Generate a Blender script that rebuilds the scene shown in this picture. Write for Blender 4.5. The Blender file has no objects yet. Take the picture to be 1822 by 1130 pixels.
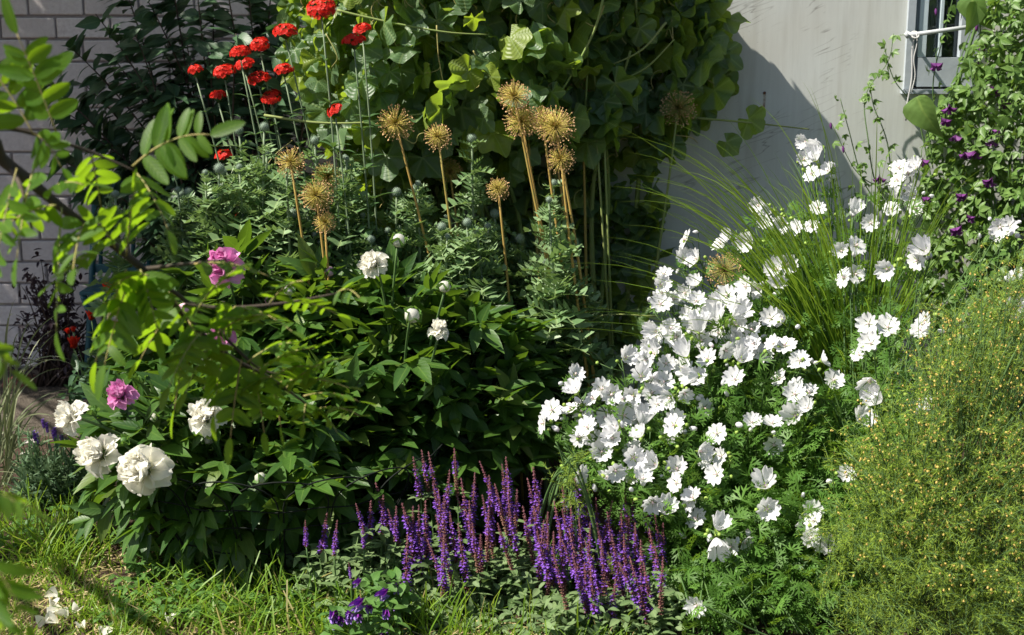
import bpy, math, numpy as np
from mathutils import Matrix, Vector

# ------------------------------------------------------------------ camera, world, sun
S = bpy.context.scene
COL = S.collection
CAM_H, PITCH, FPX = 1.5, math.radians(12.4), 2503.0
cd = bpy.data.cameras.new('camera'); cam = bpy.data.objects.new('camera', cd); COL.objects.link(cam)
cam.location = (0, 0, CAM_H); cam.rotation_euler = (math.pi/2 - PITCH, 0, 0)
cd.sensor_width = 36; cd.lens = 36*FPX/1822; cd.clip_start = 0.05; cd.clip_end = 500
cd.dof.use_dof = True; cd.dof.focus_distance = 3.9; cd.dof.aperture_fstop = 5.6
S.camera = cam
SUN_E, SUN_A = math.radians(50), math.radians(18)       # elevation; azimuth off the wall plane, from the left and a little in front
TO_SUN = Vector((-math.cos(SUN_E)*math.cos(SUN_A), -math.cos(SUN_E)*math.sin(SUN_A), math.sin(SUN_E)))
W = bpy.data.worlds.new('World'); S.world = W; W.use_nodes = True
nt = W.node_tree; bg = nt.nodes['Background']; sky = nt.nodes.new('ShaderNodeTexSky')
sky.sky_type = 'NISHITA'; sky.sun_disc = False; sky.sun_elevation = SUN_E
sky.sun_rotation = math.atan2(TO_SUN.x, TO_SUN.y); sky.air_density = 1.0; sky.dust_density = 1.5
nt.links.new(sky.outputs[0], bg.inputs[0]); bg.inputs[1].default_value = 0.055
sl = bpy.data.lights.new('sun', 'SUN'); sl.energy = 4.6; sl.angle = math.radians(0.5); sl.color = (1.0, 0.94, 0.84)
so = bpy.data.objects.new('sun', sl); COL.objects.link(so); so.rotation_euler = (-TO_SUN).to_track_quat('-Z', 'Y').to_euler()
so.location = TO_SUN*20
S.view_settings.view_transform = 'Standard'; S.view_settings.look = 'None'
S.view_settings.exposure = 1.08; S.view_settings.gamma = 1
S.cycles.max_bounces = 10; S.cycles.transparent_max_bounces = 8; S.cycles.transmission_bounces = 6
S.cycles.sample_clamp_indirect = 6
R = np.random.default_rng(7)

# ------------------------------------------------------------------ helpers
def A(*v): return np.array(v, float)
CP, SP = math.cos(PITCH), math.sin(PITCH)
def at(px, py, Y):
    """the point at distance Y (north of the camera) seen at this place of the photograph"""
    x = (px-911)/FPX; u = -(py-565)/FPX
    dy = CP + u*SP; t = Y/dy
    return A(x*t, Y, CAM_H + t*(-SP + u*CP))
def ppm(Y): return FPX/Y*0.99
def nrm(v):
    v = np.asarray(v, float); return v/np.maximum(np.linalg.norm(v, axis=-1, keepdims=True), 1e-9)
def frames(d, n):
    """rotation matrices with columns side, along d, and normal near n"""
    d = nrm(d); n = np.broadcast_to(np.asarray(n, float), d.shape)
    x = np.cross(d, n); bad = np.linalg.norm(x, axis=1) < 1e-4; x[bad] = np.cross(d[bad], A(1, .3, .2)); x = nrm(x); z = np.cross(x, d)
    return np.stack([x, d, z], axis=2)
def rnd(n, s=1.0): return R.normal(size=(n, 3))*s
def uni(a, b, n=None): return R.uniform(a, b, n)

class T:
    """a shape to repeat: vertices, faces, uv, material slot of each face"""
    def __init__(s): s.v = []; s.f = []; s.uv = []; s.m = []
    def add(s, v, f, uv, m=0):
        o = len(s.v); s.v += [tuple(map(float, p)) for p in v]; s.uv += [tuple(map(float, p)) for p in uv]
        for q in f: s.f.append(tuple(i+o for i in q)); s.m.append(m)
        return s
    def moved(s, M, off=(0, 0, 0)):
        t = T(); V = np.array(s.v) @ np.array(M).T + np.array(off); t.v = [tuple(p) for p in V]; t.f = list(s.f); t.uv = list(s.uv); t.m = list(s.m); return t
    def join(s, t, m=None):
        o = len(s.v); s.v += t.v; s.uv += t.uv
        for q, k in zip(t.f, t.m): s.f.append(tuple(i+o for i in q)); s.m.append(k if m is None else m)
        return s
    def arr(s):
        out = []
        for k in sorted({len(q) for q in s.f}):
            ix = [i for i, q in enumerate(s.f) if len(q) == k]
            out.append((np.array([s.f[i] for i in ix]), np.array([s.m[i] for i in ix])))
        return np.array(s.v), out, np.array(s.uv)

class B:
    """collects placed shapes and tubes and links them as ONE mesh object"""
    def __init__(s): s.V = []; s.F = []; s.U = []; s.Ti = []; s.n = 0
    def raw(s, V, groups, U, tint):
        s.V.append(V); s.U.append(U); s.Ti.append(tint)
        for f, m in groups: s.F.append((f+s.n, m))
        s.n += len(V)
    def put(s, t, M, P, scale=1.0, tint=None):
        """t: T; M: N rotations; P: N points; scale: number, N numbers or Nx3"""
        v, fs, uv = t.arr(); N = len(P)
        if N == 0: return s
        sc = np.asarray(scale, float)
        sc = np.full((N, 3), float(sc)) if sc.ndim == 0 else (np.repeat(sc[:, None], 3, 1) if sc.ndim == 1 else sc)
        V = np.einsum('nij,nvj->nvi', M, v[None]*sc[:, None]) + np.asarray(P)[:, None]
        tint = R.uniform(0, 1, N) if tint is None else np.broadcast_to(tint, (N,))
        k = len(v); off = (np.arange(N)*k)[:, None, None]
        s.raw(V.reshape(-1, 3), [((f[None]+off).reshape(-1, f.shape[1]), np.tile(m, N)) for f, m in fs], np.tile(uv, (N, 1)), np.repeat(tint, k))
        return s
    def tube(s, P, r, sides=5, m=0, tint=None):
        P = np.asarray(P, float); n = len(P); r = np.broadcast_to(np.asarray(r, float), (n,))
        t = np.gradient(P, axis=0); t = nrm(t); ref = A(0.31, 0.87, 0.21)
        a = nrm(np.cross(t, ref)); b = np.cross(t, a)
        th = np.arange(sides)/sides*2*math.pi
        V = P[:, None] + r[:, None, None]*(np.cos(th)[None, :, None]*a[:, None] + np.sin(th)[None, :, None]*b[:, None])
        i = np.arange(n-1)[:, None]*sides; j = np.arange(sides)[None]; j2 = (j+1) % sides
        f = np.stack([i+j, i+j2, i+sides+j2, i+sides+j], axis=2).reshape(-1, 4)
        V = V.reshape(-1, 3); U = np.stack([np.tile(np.arange(sides)/sides, n), np.repeat(np.linspace(0, 1, n), sides)], 1)
        caps = np.array([list(range(sides))[::-1], [(n-1)*sides+k for k in range(sides)]])
        s.raw(V, [(f, np.full(len(f), m)), (caps, np.full(2, m))], U, np.full(len(V), uni(0, 1) if tint is None else tint))
        return s
    def box(s, lo, hi, m=0, tint=None, jit=0.0):
        lo = np.array(lo, float); hi = np.array(hi, float)
        V = np.array([[(lo, hi)[i >> k & 1][k] for k in range(3)] for i in range(8)])
        if jit: V = V + R.normal(size=V.shape)*jit
        f = np.array([[0, 2, 3, 1], [4, 5, 7, 6], [0, 1, 5, 4], [2, 6, 7, 3], [0, 4, 6, 2], [1, 3, 7, 5]])
        s.raw(V, [(f, np.full(6, m))], V[:, :2]*1.0, np.full(8, uni(0, 1) if tint is None else tint)); return s
    def mesh(s, name, mats, origin=(0, 0, 0), smooth=True):
        V = np.concatenate(s.V) - np.array(origin); U = np.concatenate(s.U); Ti = np.concatenate(s.Ti)
        idx = np.concatenate([f.ravel() for f, m in s.F]); cnt = np.concatenate([np.full(len(f), f.shape[1]) for f, m in s.F]); mi = np.concatenate([m for f, m in s.F])
        me = bpy.data.meshes.new(name); me.vertices.add(len(V)); me.vertices.foreach_set('co', V.astype(np.float32).ravel())
        me.loops.add(len(idx)); me.loops.foreach_set('vertex_index', idx.astype(np.int32))
        me.polygons.add(len(cnt)); me.polygons.foreach_set('loop_start', (np.cumsum(cnt)-cnt).astype(np.int32))
        me.polygons.foreach_set('material_index', mi.astype(np.int32))
        me.polygons.foreach_set('use_smooth', np.full(len(cnt), smooth))
        uvl = me.uv_layers.new(name='UVMap'); uvl.data.foreach_set('uv', U[idx].astype(np.float32).ravel())
        at_ = me.attributes.new('tint', 'FLOAT', 'POINT'); at_.data.foreach_set('value', Ti.astype(np.float32))
        for m in (mats if isinstance(mats, (list, tuple)) else [mats]): me.materials.append(m)
        me.update(calc_edges=True); return me
    def build(s, name, mats, parent=None, smooth=True):
        org = np.array(parent.location if parent is not None else (0, 0, 0))
        if parent is not None and parent.parent is not None: org = org + np.array(parent.parent.location)
        o = bpy.data.objects.new(name, s.mesh(name, mats, org, smooth)); COL.objects.link(o); o.parent = parent; return o

def tag(o, label=None, cat=None, group=None, kind=None):
    if label: o['label'] = label
    if cat: o['category'] = cat
    if group: o['group'] = group
    if kind: o['kind'] = kind
    return o
def thing(name, label, cat, loc, group=None):
    o = bpy.data.objects.new(name, None); COL.objects.link(o); o.location = [float(x) for x in loc]; o.empty_display_size = .05
    return tag(o, label, cat, group)
def part(name, me, parent, wpos, rot=None, scale=1.0, sub=()):
    """a part sharing mesh data, put at a world position; sub: (name, mesh) of its sub-parts"""
    o = bpy.data.objects.new(name, me); COL.objects.link(o); o.parent = parent
    o.location = [float(a-b) for a, b in zip(wpos, parent.location)]
    if rot is not None: o.rotation_euler = Matrix(np.asarray(rot).tolist()).to_euler()
    o.scale = (scale,)*3
    for sn, sm in sub:
        c = bpy.data.objects.new(sn, sm); COL.objects.link(c); c.parent = o
    return o
def rot_to(d, spin=0.0):
    """rotation taking +Z to d, spun about it"""
    d = nrm(d); q = Vector(d).to_track_quat('Z', 'Y').to_matrix() @ Matrix.Rotation(spin, 3, 'Z'); return np.array(q)
def curve(p0, p1, p2, n=8):
    t = np.linspace(0, 1, n)[:, None]; return (1-t)**2*p0 + 2*t*(1-t)*p1 + t*t*p2
def spline(P, n=24):
    P = np.asarray(P, float); k = len(P); Q = np.vstack([2*P[0]-P[1], P, 2*P[-1]-P[-2]]); out = []
    for u in np.linspace(0, k-1-1e-6, n):
        i = int(u); t = u-i; a, b, c, d = Q[i:i+4]
        out.append(.5*(2*b + (c-a)*t + (2*a-5*b+4*c-d)*t*t + (3*b-a-3*c+d)*t**3))
    return np.array(out)
def inpoly(x, y, poly):
    r = np.zeros(len(x), bool); n = len(poly)
    for i in range(n):
        x1, y1 = poly[i]; x2, y2 = poly[(i+1) % n]
        c = ((y1 > y) != (y2 > y)) & (x < (x2-x1)*(y-y1)/(y2-y1+1e-9)+x1); r ^= c
    return r
def sample_poly(poly, n):
    p = np.array(poly, float); lo = p.min(0); hi = p.max(0); X = np.zeros(0); Yv = np.zeros(0)
    while len(X) < n:
        x = uni(lo[0], hi[0], n*2); y = uni(lo[1], hi[1], n*2); k = inpoly(x, y, poly); X = np.append(X, x[k]); Yv = np.append(Yv, y[k])
    return X[:n], Yv[:n]

# ------------------------------------------------------------------ materials
def newmat(name):
    m = bpy.data.materials.new(name); m.use_nodes = True; n = m.node_tree
    for x in list(n.nodes): n.nodes.remove(x)
    out = n.nodes.new('ShaderNodeOutputMaterial'); return m, n, out
def node(n, t, **kw):
    x = n.nodes.new('ShaderNode'+t)
    for k, v in kw.items(): setattr(x, k, v)
    return x
def c4(c): return (c[0], c[1], c[2], 1)
def mixc(n, fac, a, b, mode='MIX'):
    x = node(n, 'Mix', data_type='RGBA', blend_type=mode)
    for s, v in ((0, fac), (6, a), (7, b)):
        if hasattr(v, 'links'): n.links.new(v, x.inputs[s])
        else: x.inputs[s].default_value = v if s == 0 else c4(v)
    return x.outputs[2]
def maths(n, op, a, b=None, clamp=False):
    x = node(n, 'Math', operation=op, use_clamp=clamp)
    for s, v in ((0, a), (1, b)):
        if v is None: continue
        if hasattr(v, 'links'): n.links.new(v, x.inputs[s])
        else: x.inputs[s].default_value = v
    return x.outputs[0]
def noise(n, scale, detail=2, vec=None, rough=.5):
    x = node(n, 'TexNoise'); x.inputs['Scale'].default_value = scale; x.inputs['Detail'].default_value = detail; x.inputs['Roughness'].default_value = rough
    if vec is not None: n.links.new(vec, x.inputs['Vector'])
    return x.outputs[0]
def ramp(n, fac, stops):
    x = node(n, 'ValToRGB'); e = x.color_ramp.elements
    while len(e) < len(stops): e.new(.5)
    for i, (p, c) in enumerate(stops): e[i].position = p; e[i].color = c4(c if hasattr(c, '__len__') else (c, c, c))
    n.links.new(fac, x.inputs[0]); return x.outputs[0]
def objc(n): return node(n, 'TexCoord').outputs['Object']
def principled(n, out, col, rough=.5, spec=.4, normal=None):
    p = node(n, 'BsdfPrincipled'); p.inputs['Roughness'].default_value = rough; p.inputs['Specular IOR Level'].default_value = spec
    if hasattr(col, 'links'): n.links.new(col, p.inputs['Base Color'])
    else: p.inputs['Base Color'].default_value = c4(col)
    if normal is not None: n.links.new(normal, p.inputs['Normal'])
    if out is not None: n.links.new(p.outputs[0], out.inputs[0])
    return p
def bump(n, h, strength=.3, dist=.01):
    x = node(n, 'Bump'); x.inputs['Strength'].default_value = strength; x.inputs['Distance'].default_value = dist; n.links.new(h, x.inputs['Height']); return x.outputs[0]
def leafmat(name, c1, c2, tr=(.22, .36, .03), tw=.35, rough=.42, spec=.4, rib=.35, c3=None, bmp=.10, dry=None):
    m, n, out = newmat(name)
    tint = node(n, 'Attribute', attribute_name='tint').outputs['Fac']
    col = mixc(n, tint, c1, c2)
    if c3 is not None: col = mixc(n, maths(n, 'GREATER_THAN', tint, .88), col, c3)
    nz = noise(n, 22, 3, objc(n)); col = mixc(n, .5, col, mixc(n, 1.0, col, ramp(n, nz, [(.3, .55), (.7, 1.3)]), 'MULTIPLY'))
    if dry is not None: col = mixc(n, ramp(n, noise(n, 9, 2, objc(n)), [(.66, 0.), (.74, 1.)]), col, dry)
    uv = node(n, 'SeparateXYZ'); n.links.new(node(n, 'UVMap').outputs[0], uv.inputs[0])
    nrmb = None
    if rib:
        du = maths(n, 'ABSOLUTE', maths(n, 'SUBTRACT', uv.outputs[0], .5))
        mid = ramp(n, du, [(.0, 1.), (.06, 0.)])
        v2 = maths(n, 'SINE', maths(n, 'MULTIPLY', maths(n, 'ADD', uv.outputs[1], maths(n, 'MULTIPLY', du, -.5)), 46.))
        col = mixc(n, maths(n, 'MULTIPLY', mid, rib), col, (min(1, c2[0]*2.2+.05), min(1, c2[1]*1.8+.05), c2[2]*1.6+.02))
        nrmb = bump(n, maths(n, 'ADD', v2, maths(n, 'MULTIPLY', nz, 3.)), bmp, .0012 if bmp < .2 else .003)
    p = principled(n, None, col, rough, spec, nrmb)
    t = node(n, 'BsdfTranslucent'); n.links.new(mixc(n, .35, tr, col), t.inputs[0])
    mx = node(n, 'MixShader'); mx.inputs[0].default_value = tw
    n.links.new(p.outputs[0], mx.inputs[1]); n.links.new(t.outputs[0], mx.inputs[2]); n.links.new(mx.outputs[0], out.inputs[0]); return m
def plain(name, c1, c2=None, rough=.6, spec=.3, scale=30, b=0.0, metal=0.0):
    m, n, out = newmat(name); tint = node(n, 'Attribute', attribute_name='tint').outputs['Fac']
    nz = noise(n, scale, 4, objc(n)); c2 = c2 or tuple(x*.6 for x in c1)
    col = mixc(n, maths(n, 'MULTIPLY', maths(n, 'ADD', ramp(n, nz, [(.3, 0.), (.7, 1.)]), tint), .5), c1, c2)
    p = principled(n, out, col, rough, spec, bump(n, nz, b, .005) if b else None); p.inputs['Metallic'].default_value = metal; return m
def petalmat(name, c1, c2, core, tw=.3, reach=.35, rough=.55):
    """c1..c2 over the petals, core towards the petal's foot (uv y = 0)"""
    m, n, out = newmat(name); tint = node(n, 'Attribute', attribute_name='tint').outputs['Fac']
    uv = node(n, 'SeparateXYZ'); n.links.new(node(n, 'UVMap').outputs[0], uv.inputs[0])
    st = maths(n, 'SINE', maths(n, 'MULTIPLY', uv.outputs[0], 44.))
    col = mixc(n, tint, c1, c2); col = mixc(n, ramp(n, uv.outputs[1], [(.0, 1.), (reach, 0.)]), col, core)
    p = principled(n, None, col, rough, .25, bump(n, st, .12, .0006))
    t = node(n, 'BsdfTranslucent'); n.links.new(col, t.inputs[0]); mx = node(n, 'MixShader'); mx.inputs[0].default_value = tw
    n.links.new(p.outputs[0], mx.inputs[1]); n.links.new(t.outputs[0], mx.inputs[2]); n.links.new(mx.outputs[0], out.inputs[0]); return m

M_ = {}
M_['vine'] = leafmat('vine_leaf', (.060, .125, .046), (.115, .195, .085), (.50, .70, .02), .45, .46, .6, .6, c3=(.20, .27, .04), bmp=.22)
M_['peony'] = leafmat('peony_leaf', (.028, .078, .014), (.070, .150, .022), (.24, .42, .02), .30, .42, .4, .3, c3=(.10, .155, .03))
M_['thistle'] = leafmat('thistle_leaf', (.11, .205, .075), (.225, .33, .155), (.34, .52, .10), .26, .42, .5, .3)
M_['lychnis'] = leafmat('campion_leaf', (.05, .11, .04), (.08, .16, .06), (.22, .38, .06), .3, .5, .3, .3)
M_['shrub'] = leafmat('shrub_leaf', (.035, .085, .038), (.065, .130, .060), (.10, .22, .05), .25, .45, .4, .3)
M_['mallow'] = leafmat('mallow_leaf', (.060, .145, .022), (.115, .235, .040), (.34, .56, .04), .36, .5, .3, 0)
M_['rowan'] = leafmat('rowan_leaf', (.060, .145, .016), (.10, .21, .020), (.38, .62, .012), .56, .48, .35, .35)
M_['salvia'] = leafmat('sage_leaf', (.095, .165, .055), (.175, .25, .105), (.24, .36, .08), .22, .6, .3, .25)
M_['clematis'] = leafmat('clematis_leaf', (.075, .155, .032), (.15, .25, .065), (.28, .46, .04), .3, .42, .4, .3)
M_['grassblade'] = leafmat('ornamental_blade', (.12, .24, .025), (.24, .38, .04), (.42, .60, .04), .40, .4, .4, 0)
M_['palegrass'] = leafmat('pale_blade', (.16, .20, .10), (.28, .30, .17), (.3, .36, .12), .2, .5, .3, 0)
M_['lawn'] = leafmat('lawn_blade', (.10, .21, .018), (.20, .33, .03), (.42, .62, .04), .4, .45, .35, 0, c3=(.32, .27, .10))
M_['straw'] = leafmat('straw_blade', (.36, .28, .12), (.50, .42, .22), (.4, .3, .12), .2, .6, .2, 0)
M_['asparagus'] = leafmat('asparagus_needle', (.20, .32, .035), (.34, .45, .065), (.46, .62, .07), .36, .6, .2, 0)
M_['lavender'] = leafmat('lavender_leaf', (.075, .14, .065), (.13, .20, .11), (.2, .3, .14), .2, .6, .2, 0)
M_['purpletwig'] = leafmat('barberry_leaf', (.030, .020, .028), (.055, .035, .042), (.08, .03, .04), .2, .5, .3, 0)
M_['weed'] = leafmat('clover_leaf', (.06, .15, .03), (.11, .22, .05), (.26, .46, .05), .3, .5, .3, .2)
M_['stemgreen'] = plain('green_stem', (.10, .17, .05), (.05, .11, .03))
M_['stempale'] = plain('hairy_pale_stem', (.22, .28, .17), (.12, .18, .09))
M_['twig'] = plain('dark_twig', (.045, .030, .024), (.085, .06, .045), b=.3)
M_['cane'] = plain('vine_cane', (.16, .24, .06), (.24, .26, .09))
M_['tendril'] = plain('tan_tendril', (.36, .27, .10), (.26, .28, .09))
M_['bark'] = plain('rowan_bark', (.10, .08, .06), (.05, .04, .03), .8, .2, 20, .5)
M_['drystalk'] = plain('dry_stalk', (.45, .26, .07), (.30, .27, .07), .55)
M_['capsule'] = plain('dry_capsule', (.44, .26, .12), (.58, .38, .20), .7)
M_['ray'] = plain('seed_ray', (.50, .44, .08), (.56, .42, .12), .6)
M_['greenray'] = plain('green_seed_ray', (.26, .28, .06), (.34, .28, .09), .6)
M_['ball'] = plain('thistle_ball', (.16, .22, .16), (.24, .30, .23), .8, .2, 90, .3)
M_['white'] = petalmat('mallow_petal', (.80, .80, .805), (.75, .755, .775), (.76, .64, .66), .40, .24)
M_['stamen'] = plain('mallow_stamen', (.80, .66, .62), (.75, .55, .58), .7)
M_['calyx'] = plain('mallow_calyx', (.20, .32, .05), (.28, .38, .08), .6)
M_['cream'] = petalmat('white_peony_petal', (.92, .91, .84), (.90, .88, .79), (.90, .85, .60), .6, .4)
M_['pink'] = petalmat('pink_peony_petal', (.78, .27, .58), (.82, .42, .68), (.66, .10, .42), .4, .5)
M_['palepink'] = petalmat('pink_bud_petal', (.80, .48, .58), (.82, .56, .62), (.75, .4, .5), .25, .4)
M_['red'] = petalmat('campion_petal', (.58, .012, .008), (.70, .030, .012), (.50, .02, .01), .2, .4)
M_['orange'] = petalmat('avens_petal', (.75, .06, .02), (.68, .035, .02), (.6, .05, .01), .2, .4)
M_['violet'] = petalmat('sage_floret', (.15, .055, .40), (.27, .11, .56), (.12, .03, .28), .3, .4)
M_['maroon'] = plain('sage_calyx', (.150, .040, .075), (.20, .085, .075), .6)
M_['browncalyx'] = plain('spent_calyx', (.22, .11, .075), (.15, .07, .055), .7)
M_['clempetal'] = petalmat('clematis_petal', (.13, .03, .15), (.22, .06, .26), (.09, .02, .10), .3, .4)
M_['violapurple'] = petalmat('viola_petal', (.26, .03, .30), (.20, .04, .42), (.10, .02, .30), .2, .4)
M_['violalilac'] = petalmat('viola_lower_petal', (.35, .22, .62), (.42, .30, .68), (.75, .68, .30), .2, .35)
M_['lavflower'] = petalmat('lavender_floret', (.14, .07, .34), (.20, .10, .42), (.1, .05, .2), .2, .4)
M_['bell'] = petalmat('asparagus_bell', (.70, .54, .16), (.68, .46, .14), (.5, .45, .10), .3, .4)
M_['wire'] = plain('dark_wire', (.008, .011, .009), (.013, .016, .013), .75, .15)
M_['teal'] = plain('teal_paint', (.02, .085, .105), (.03, .11, .13), .5, .4, 12)
M_['stone'] = plain('stone', (.42, .39, .35), (.30, .28, .26), .85, .2, 14, .4)
M_['terracotta'] = plain('terracotta', (.17, .075, .05), (.12, .06, .045), .85, .2, 14, .4)
M_['metal'] = plain('galvanised_rail', (.46, .48, .48), (.30, .32, .33), .45, .5, 40)
M_['string'] = plain('string', (.55, .54, .52), (.4, .4, .4), .9, .1)
M_['trim'] = plain('grey_blue_trim', (.42, .46, .49), (.32, .36, .40), .6, .3, 26, .25)
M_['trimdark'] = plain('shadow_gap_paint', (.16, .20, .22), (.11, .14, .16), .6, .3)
M_['sash'] = plain('pale_blue_sash', (.46, .54, .57), (.38, .46, .50), .55, .35, 26, .2)
M_['curtain'] = plain('beige_curtain', (.40, .38, .33), (.30, .29, .26), .9, .1, 9)
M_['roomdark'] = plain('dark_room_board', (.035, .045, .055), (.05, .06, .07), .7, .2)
def make_glass():
    m, n, out = newmat('window_glass'); g = node(n, 'BsdfGlossy'); g.inputs[0].default_value = (.8, .85, .9, 1); g.inputs[1].default_value = .03
    t = node(n, 'BsdfTransparent'); t.inputs[0].default_value = (.8, .86, .88, 1); mx = node(n, 'MixShader'); fr = node(n, 'Fresnel'); fr.inputs[0].default_value = 1.5
    n.links.new(fr.outputs[0], mx.inputs[0]); n.links.new(t.outputs[0], mx.inputs[1]); n.links.new(g.outputs[0], mx.inputs[2]); n.links.new(mx.outputs[0], out.inputs[0]); return m
M_['glass'] = make_glass()
def make_brick():
    m, n, out = newmat('pale_mauve_brick'); tint = node(n, 'Attribute', attribute_name='tint').outputs['Fac']; oc = objc(n)
    col = mixc(n, tint, (.66, .61, .59), (.75, .70, .68)); col = mixc(n, ramp(n, noise(n, 60, 6, oc, .7), [(.35, 0.), (.75, 1.)]), col, (.56, .50, .485))
    col = mixc(n, ramp(n, noise(n, 5, 4, oc), [(.55, 0.), (.8, .6)]), col, (.46, .41, .39))
    principled(n, out, col, .9, .2, bump(n, noise(n, 90, 5, oc, .7), .5, .004)); return m
M_['brick'] = make_brick(); M_['mortar'] = plain('dark_mortar', (.38, .345, .33), (.28, .25, .24), .95, .1, 60, .5)
def make_wallpaint():
    m, n, out = newmat('weathered_white_paint'); oc = objc(n)
    mp = node(n, 'Mapping'); n.links.new(oc, mp.inputs[0]); mp.inputs['Scale'].default_value = (14, 1, 1.0)
    grain = noise(n, 5, 6, mp.outputs[0], .65)
    col = mixc(n, ramp(n, grain, [(.3, 0.), (.8, 1.)]), (.59, .615, .58), (.505, .525, .495))
    big = noise(n, 1.6, 4, oc); col = mixc(n, ramp(n, big, [(.45, 0.), (.75, .8)]), col, (.50, .48, .41))
    mp5 = node(n, 'Mapping'); n.links.new(oc, mp5.inputs[0]); mp5.inputs['Scale'].default_value = (7, 1, .7)
    col = mixc(n, ramp(n, noise(n, 2.2, 5, mp5.outputs[0], .6), [(.52, 0.), (.72, .45)]), col, (.36, .35, .30))
    # scratches: thin bent lines, only in patches
    mp2 = node(n, 'Mapping'); n.links.new(oc, mp2.inputs[0]); mp2.inputs['Rotation'].default_value = (0, math.radians(24), 0)
    mp4 = node(n, 'Mapping'); n.links.new(mp2.outputs[0], mp4.inputs[0]); mp4.inputs['Scale'].default_value = (.16, 1, 1.3)
    sc = noise(n, 22, 2, mp4.outputs[0], .5)
    lines = ramp(n, maths(n, 'ABSOLUTE', maths(n, 'SUBTRACT', sc, .5)), [(.0, 1.), (.018, 0.)])
    patch = ramp(n, noise(n, 4.2, 2, oc), [(.52, 0.), (.60, 1.)])
    f1 = maths(n, 'MULTIPLY', lines, patch)
    mp3 = node(n, 'Mapping'); n.links.new(oc, mp3.inputs[0]); mp3.inputs['Scale'].default_value = (1., 1, 3.2)
    blots = maths(n, 'MULTIPLY', ramp(n, noise(n, 60, 5, mp3.outputs[0], .7), [(.62, 0.), (.68, 1.)]), ramp(n, noise(n, 7, 2, oc), [(.56, 0.), (.64, 1.)]))
    f = maths(n, 'MAXIMUM', f1, blots)
    col = mixc(n, maths(n, 'MULTIPLY', f, .62), col, (.13, .115, .10))
    principled(n, out, col, .75, .25, bump(n, maths(n, 'ADD', maths(n, 'MULTIPLY', grain, .6), maths(n, 'MULTIPLY', f, -.3)), .12, .003)); return m
M_['paint'] = make_wallpaint()
def make_soil(name, ca, cb, cc, s):
    m, n, out = newmat(name); oc = objc(n); a = noise(n, 7*s, 8, oc, .65); b = noise(n, 55*s, 6, oc, .7)
    col = mixc(n, ramp(n, a, [(.35, 0.), (.7, 1.)]), ca, cb); col = mixc(n, ramp(n, b, [(.56, 0.), (.72, 1.)]), col, cc)
    principled(n, out, col, .95, .15, bump(n, maths(n, 'ADD', a, b), .9, .02)); return m
M_['soil'] = make_soil('garden_soil', (.055, .037, .027), (.10, .066, .047), (.17, .12, .085), 1.)
M_['path'] = make_soil('sandy_path', (.085, .070, .055), (.13, .11, .088), (.25, .22, .185), 1.4)

# ------------------------------------------------------------------ leaf and petal shapes (unit length along +Y, normal +Z)
def leaf(prof, fold=.18, droop=.25, cols=2, ruf=0.0, tilt=0.0):
    t = T(); n = len(prof); v = []; uv = []
    xs = np.linspace(-1, 1, 2*cols+1) if cols > 1 else np.array([-1, 0, 1.])
    for i, (y, w) in enumerate(prof):
        for x in xs:
            z = fold*abs(x)*w - droop*y*y + ruf*math.sin(i*2.1+x*3)*w
            v.append((x*w, y - .15*droop*y*y, z)); uv.append((.5+.5*x, y))
    k = len(xs); f = [(i*k+j, i*k+j+1, (i+1)*k+j+1, (i+1)*k+j) for i in range(n-1) for j in range(k-1)]
    return t.add(v, f, uv)
OVATE = [(0, .02), (.12, .14), (.3, .235), (.5, .235), (.72, .15), (.9, .06), (1, .004)]
LANCE = [(0, .015), (.15, .085), (.35, .135), (.55, .13), (.78, .075), (1, .004)]
OBLONG = [(0, .02), (.1, .12), (.3, .175), (.6, .175), (.85, .12), (.96, .06), (1, .01)]
L_OV = leaf(OVATE, .2, .3, 1); L_OV2 = leaf(OVATE, .35, .12, 1, .05); L_LA = leaf(LANCE, .25, .35, 1); L_LA2 = leaf(LANCE, .4, .1, 1, .06)
L_PE = [leaf([(0, .02), (.12, .1), (.32, .175), (.52, .17), (.76, .10), (1, .004)], f_, d_, 1, .04) for f_, d_ in ((.25, .15), (.15, .35), (.4, .05))]
L_OB = [leaf(OBLONG, f_, d_, 1) for f_, d_ in ((.25, .12), (.1, .3), (.35, -.05))]
L_SM = leaf([(0, .03), (.3, .2), (.65, .17), (1, .01)], .25, .25, 1)
def lobed(r, ang0, ang1, n, droop=.3, wav=.08, cy=.12, notch=0.0, ph=0.0):
    """a leaf blade as a fan about the petiole with an outline r(angle), angle 0 along +Y"""
    t = T(); v = [(0, cy, .03)]; uv = [(.5, .0)]
    th = np.linspace(ang0, ang1, n)
    for q in (.5, 1.0):
        for i, a in enumerate(th):
            rr = r(a)*q; x = rr*math.sin(a); y = cy + rr*math.cos(a)
            z = -droop*(x*x*.9 + max(0, y)**2*.7) + wav*q*math.sin(a*5+ph)*.6 + .06*q*abs(math.sin(a*2.5))
            v.append((x, y, z)); uv.append((.5+.5*math.sin(a*2.5)*q, q))
    f = [(0, 1+i+1, 1+i) for i in range(n-1)] + [(1+i, 1+i+1, 1+n+i+1, 1+n+i) for i in range(n-1)]
    return t.add(v, f, uv)
def grape_r(lob):
    def r(a):
        d = abs(math.degrees(a)); s = .50 - .0009*d
        for c, w, h in ((0, 24, .17), (62, 26, .11), (122, 24, .05)): s += h*lob*math.exp(-((d-c)/w)**2)*1.6
        s -= .13*lob*math.exp(-((d-33)/7)**2) + .10*lob*math.exp(-((d-93)/7)**2)
        return s*(1+.05*(abs((a*9) % 1-.5)*2-.5))
    return r
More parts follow.
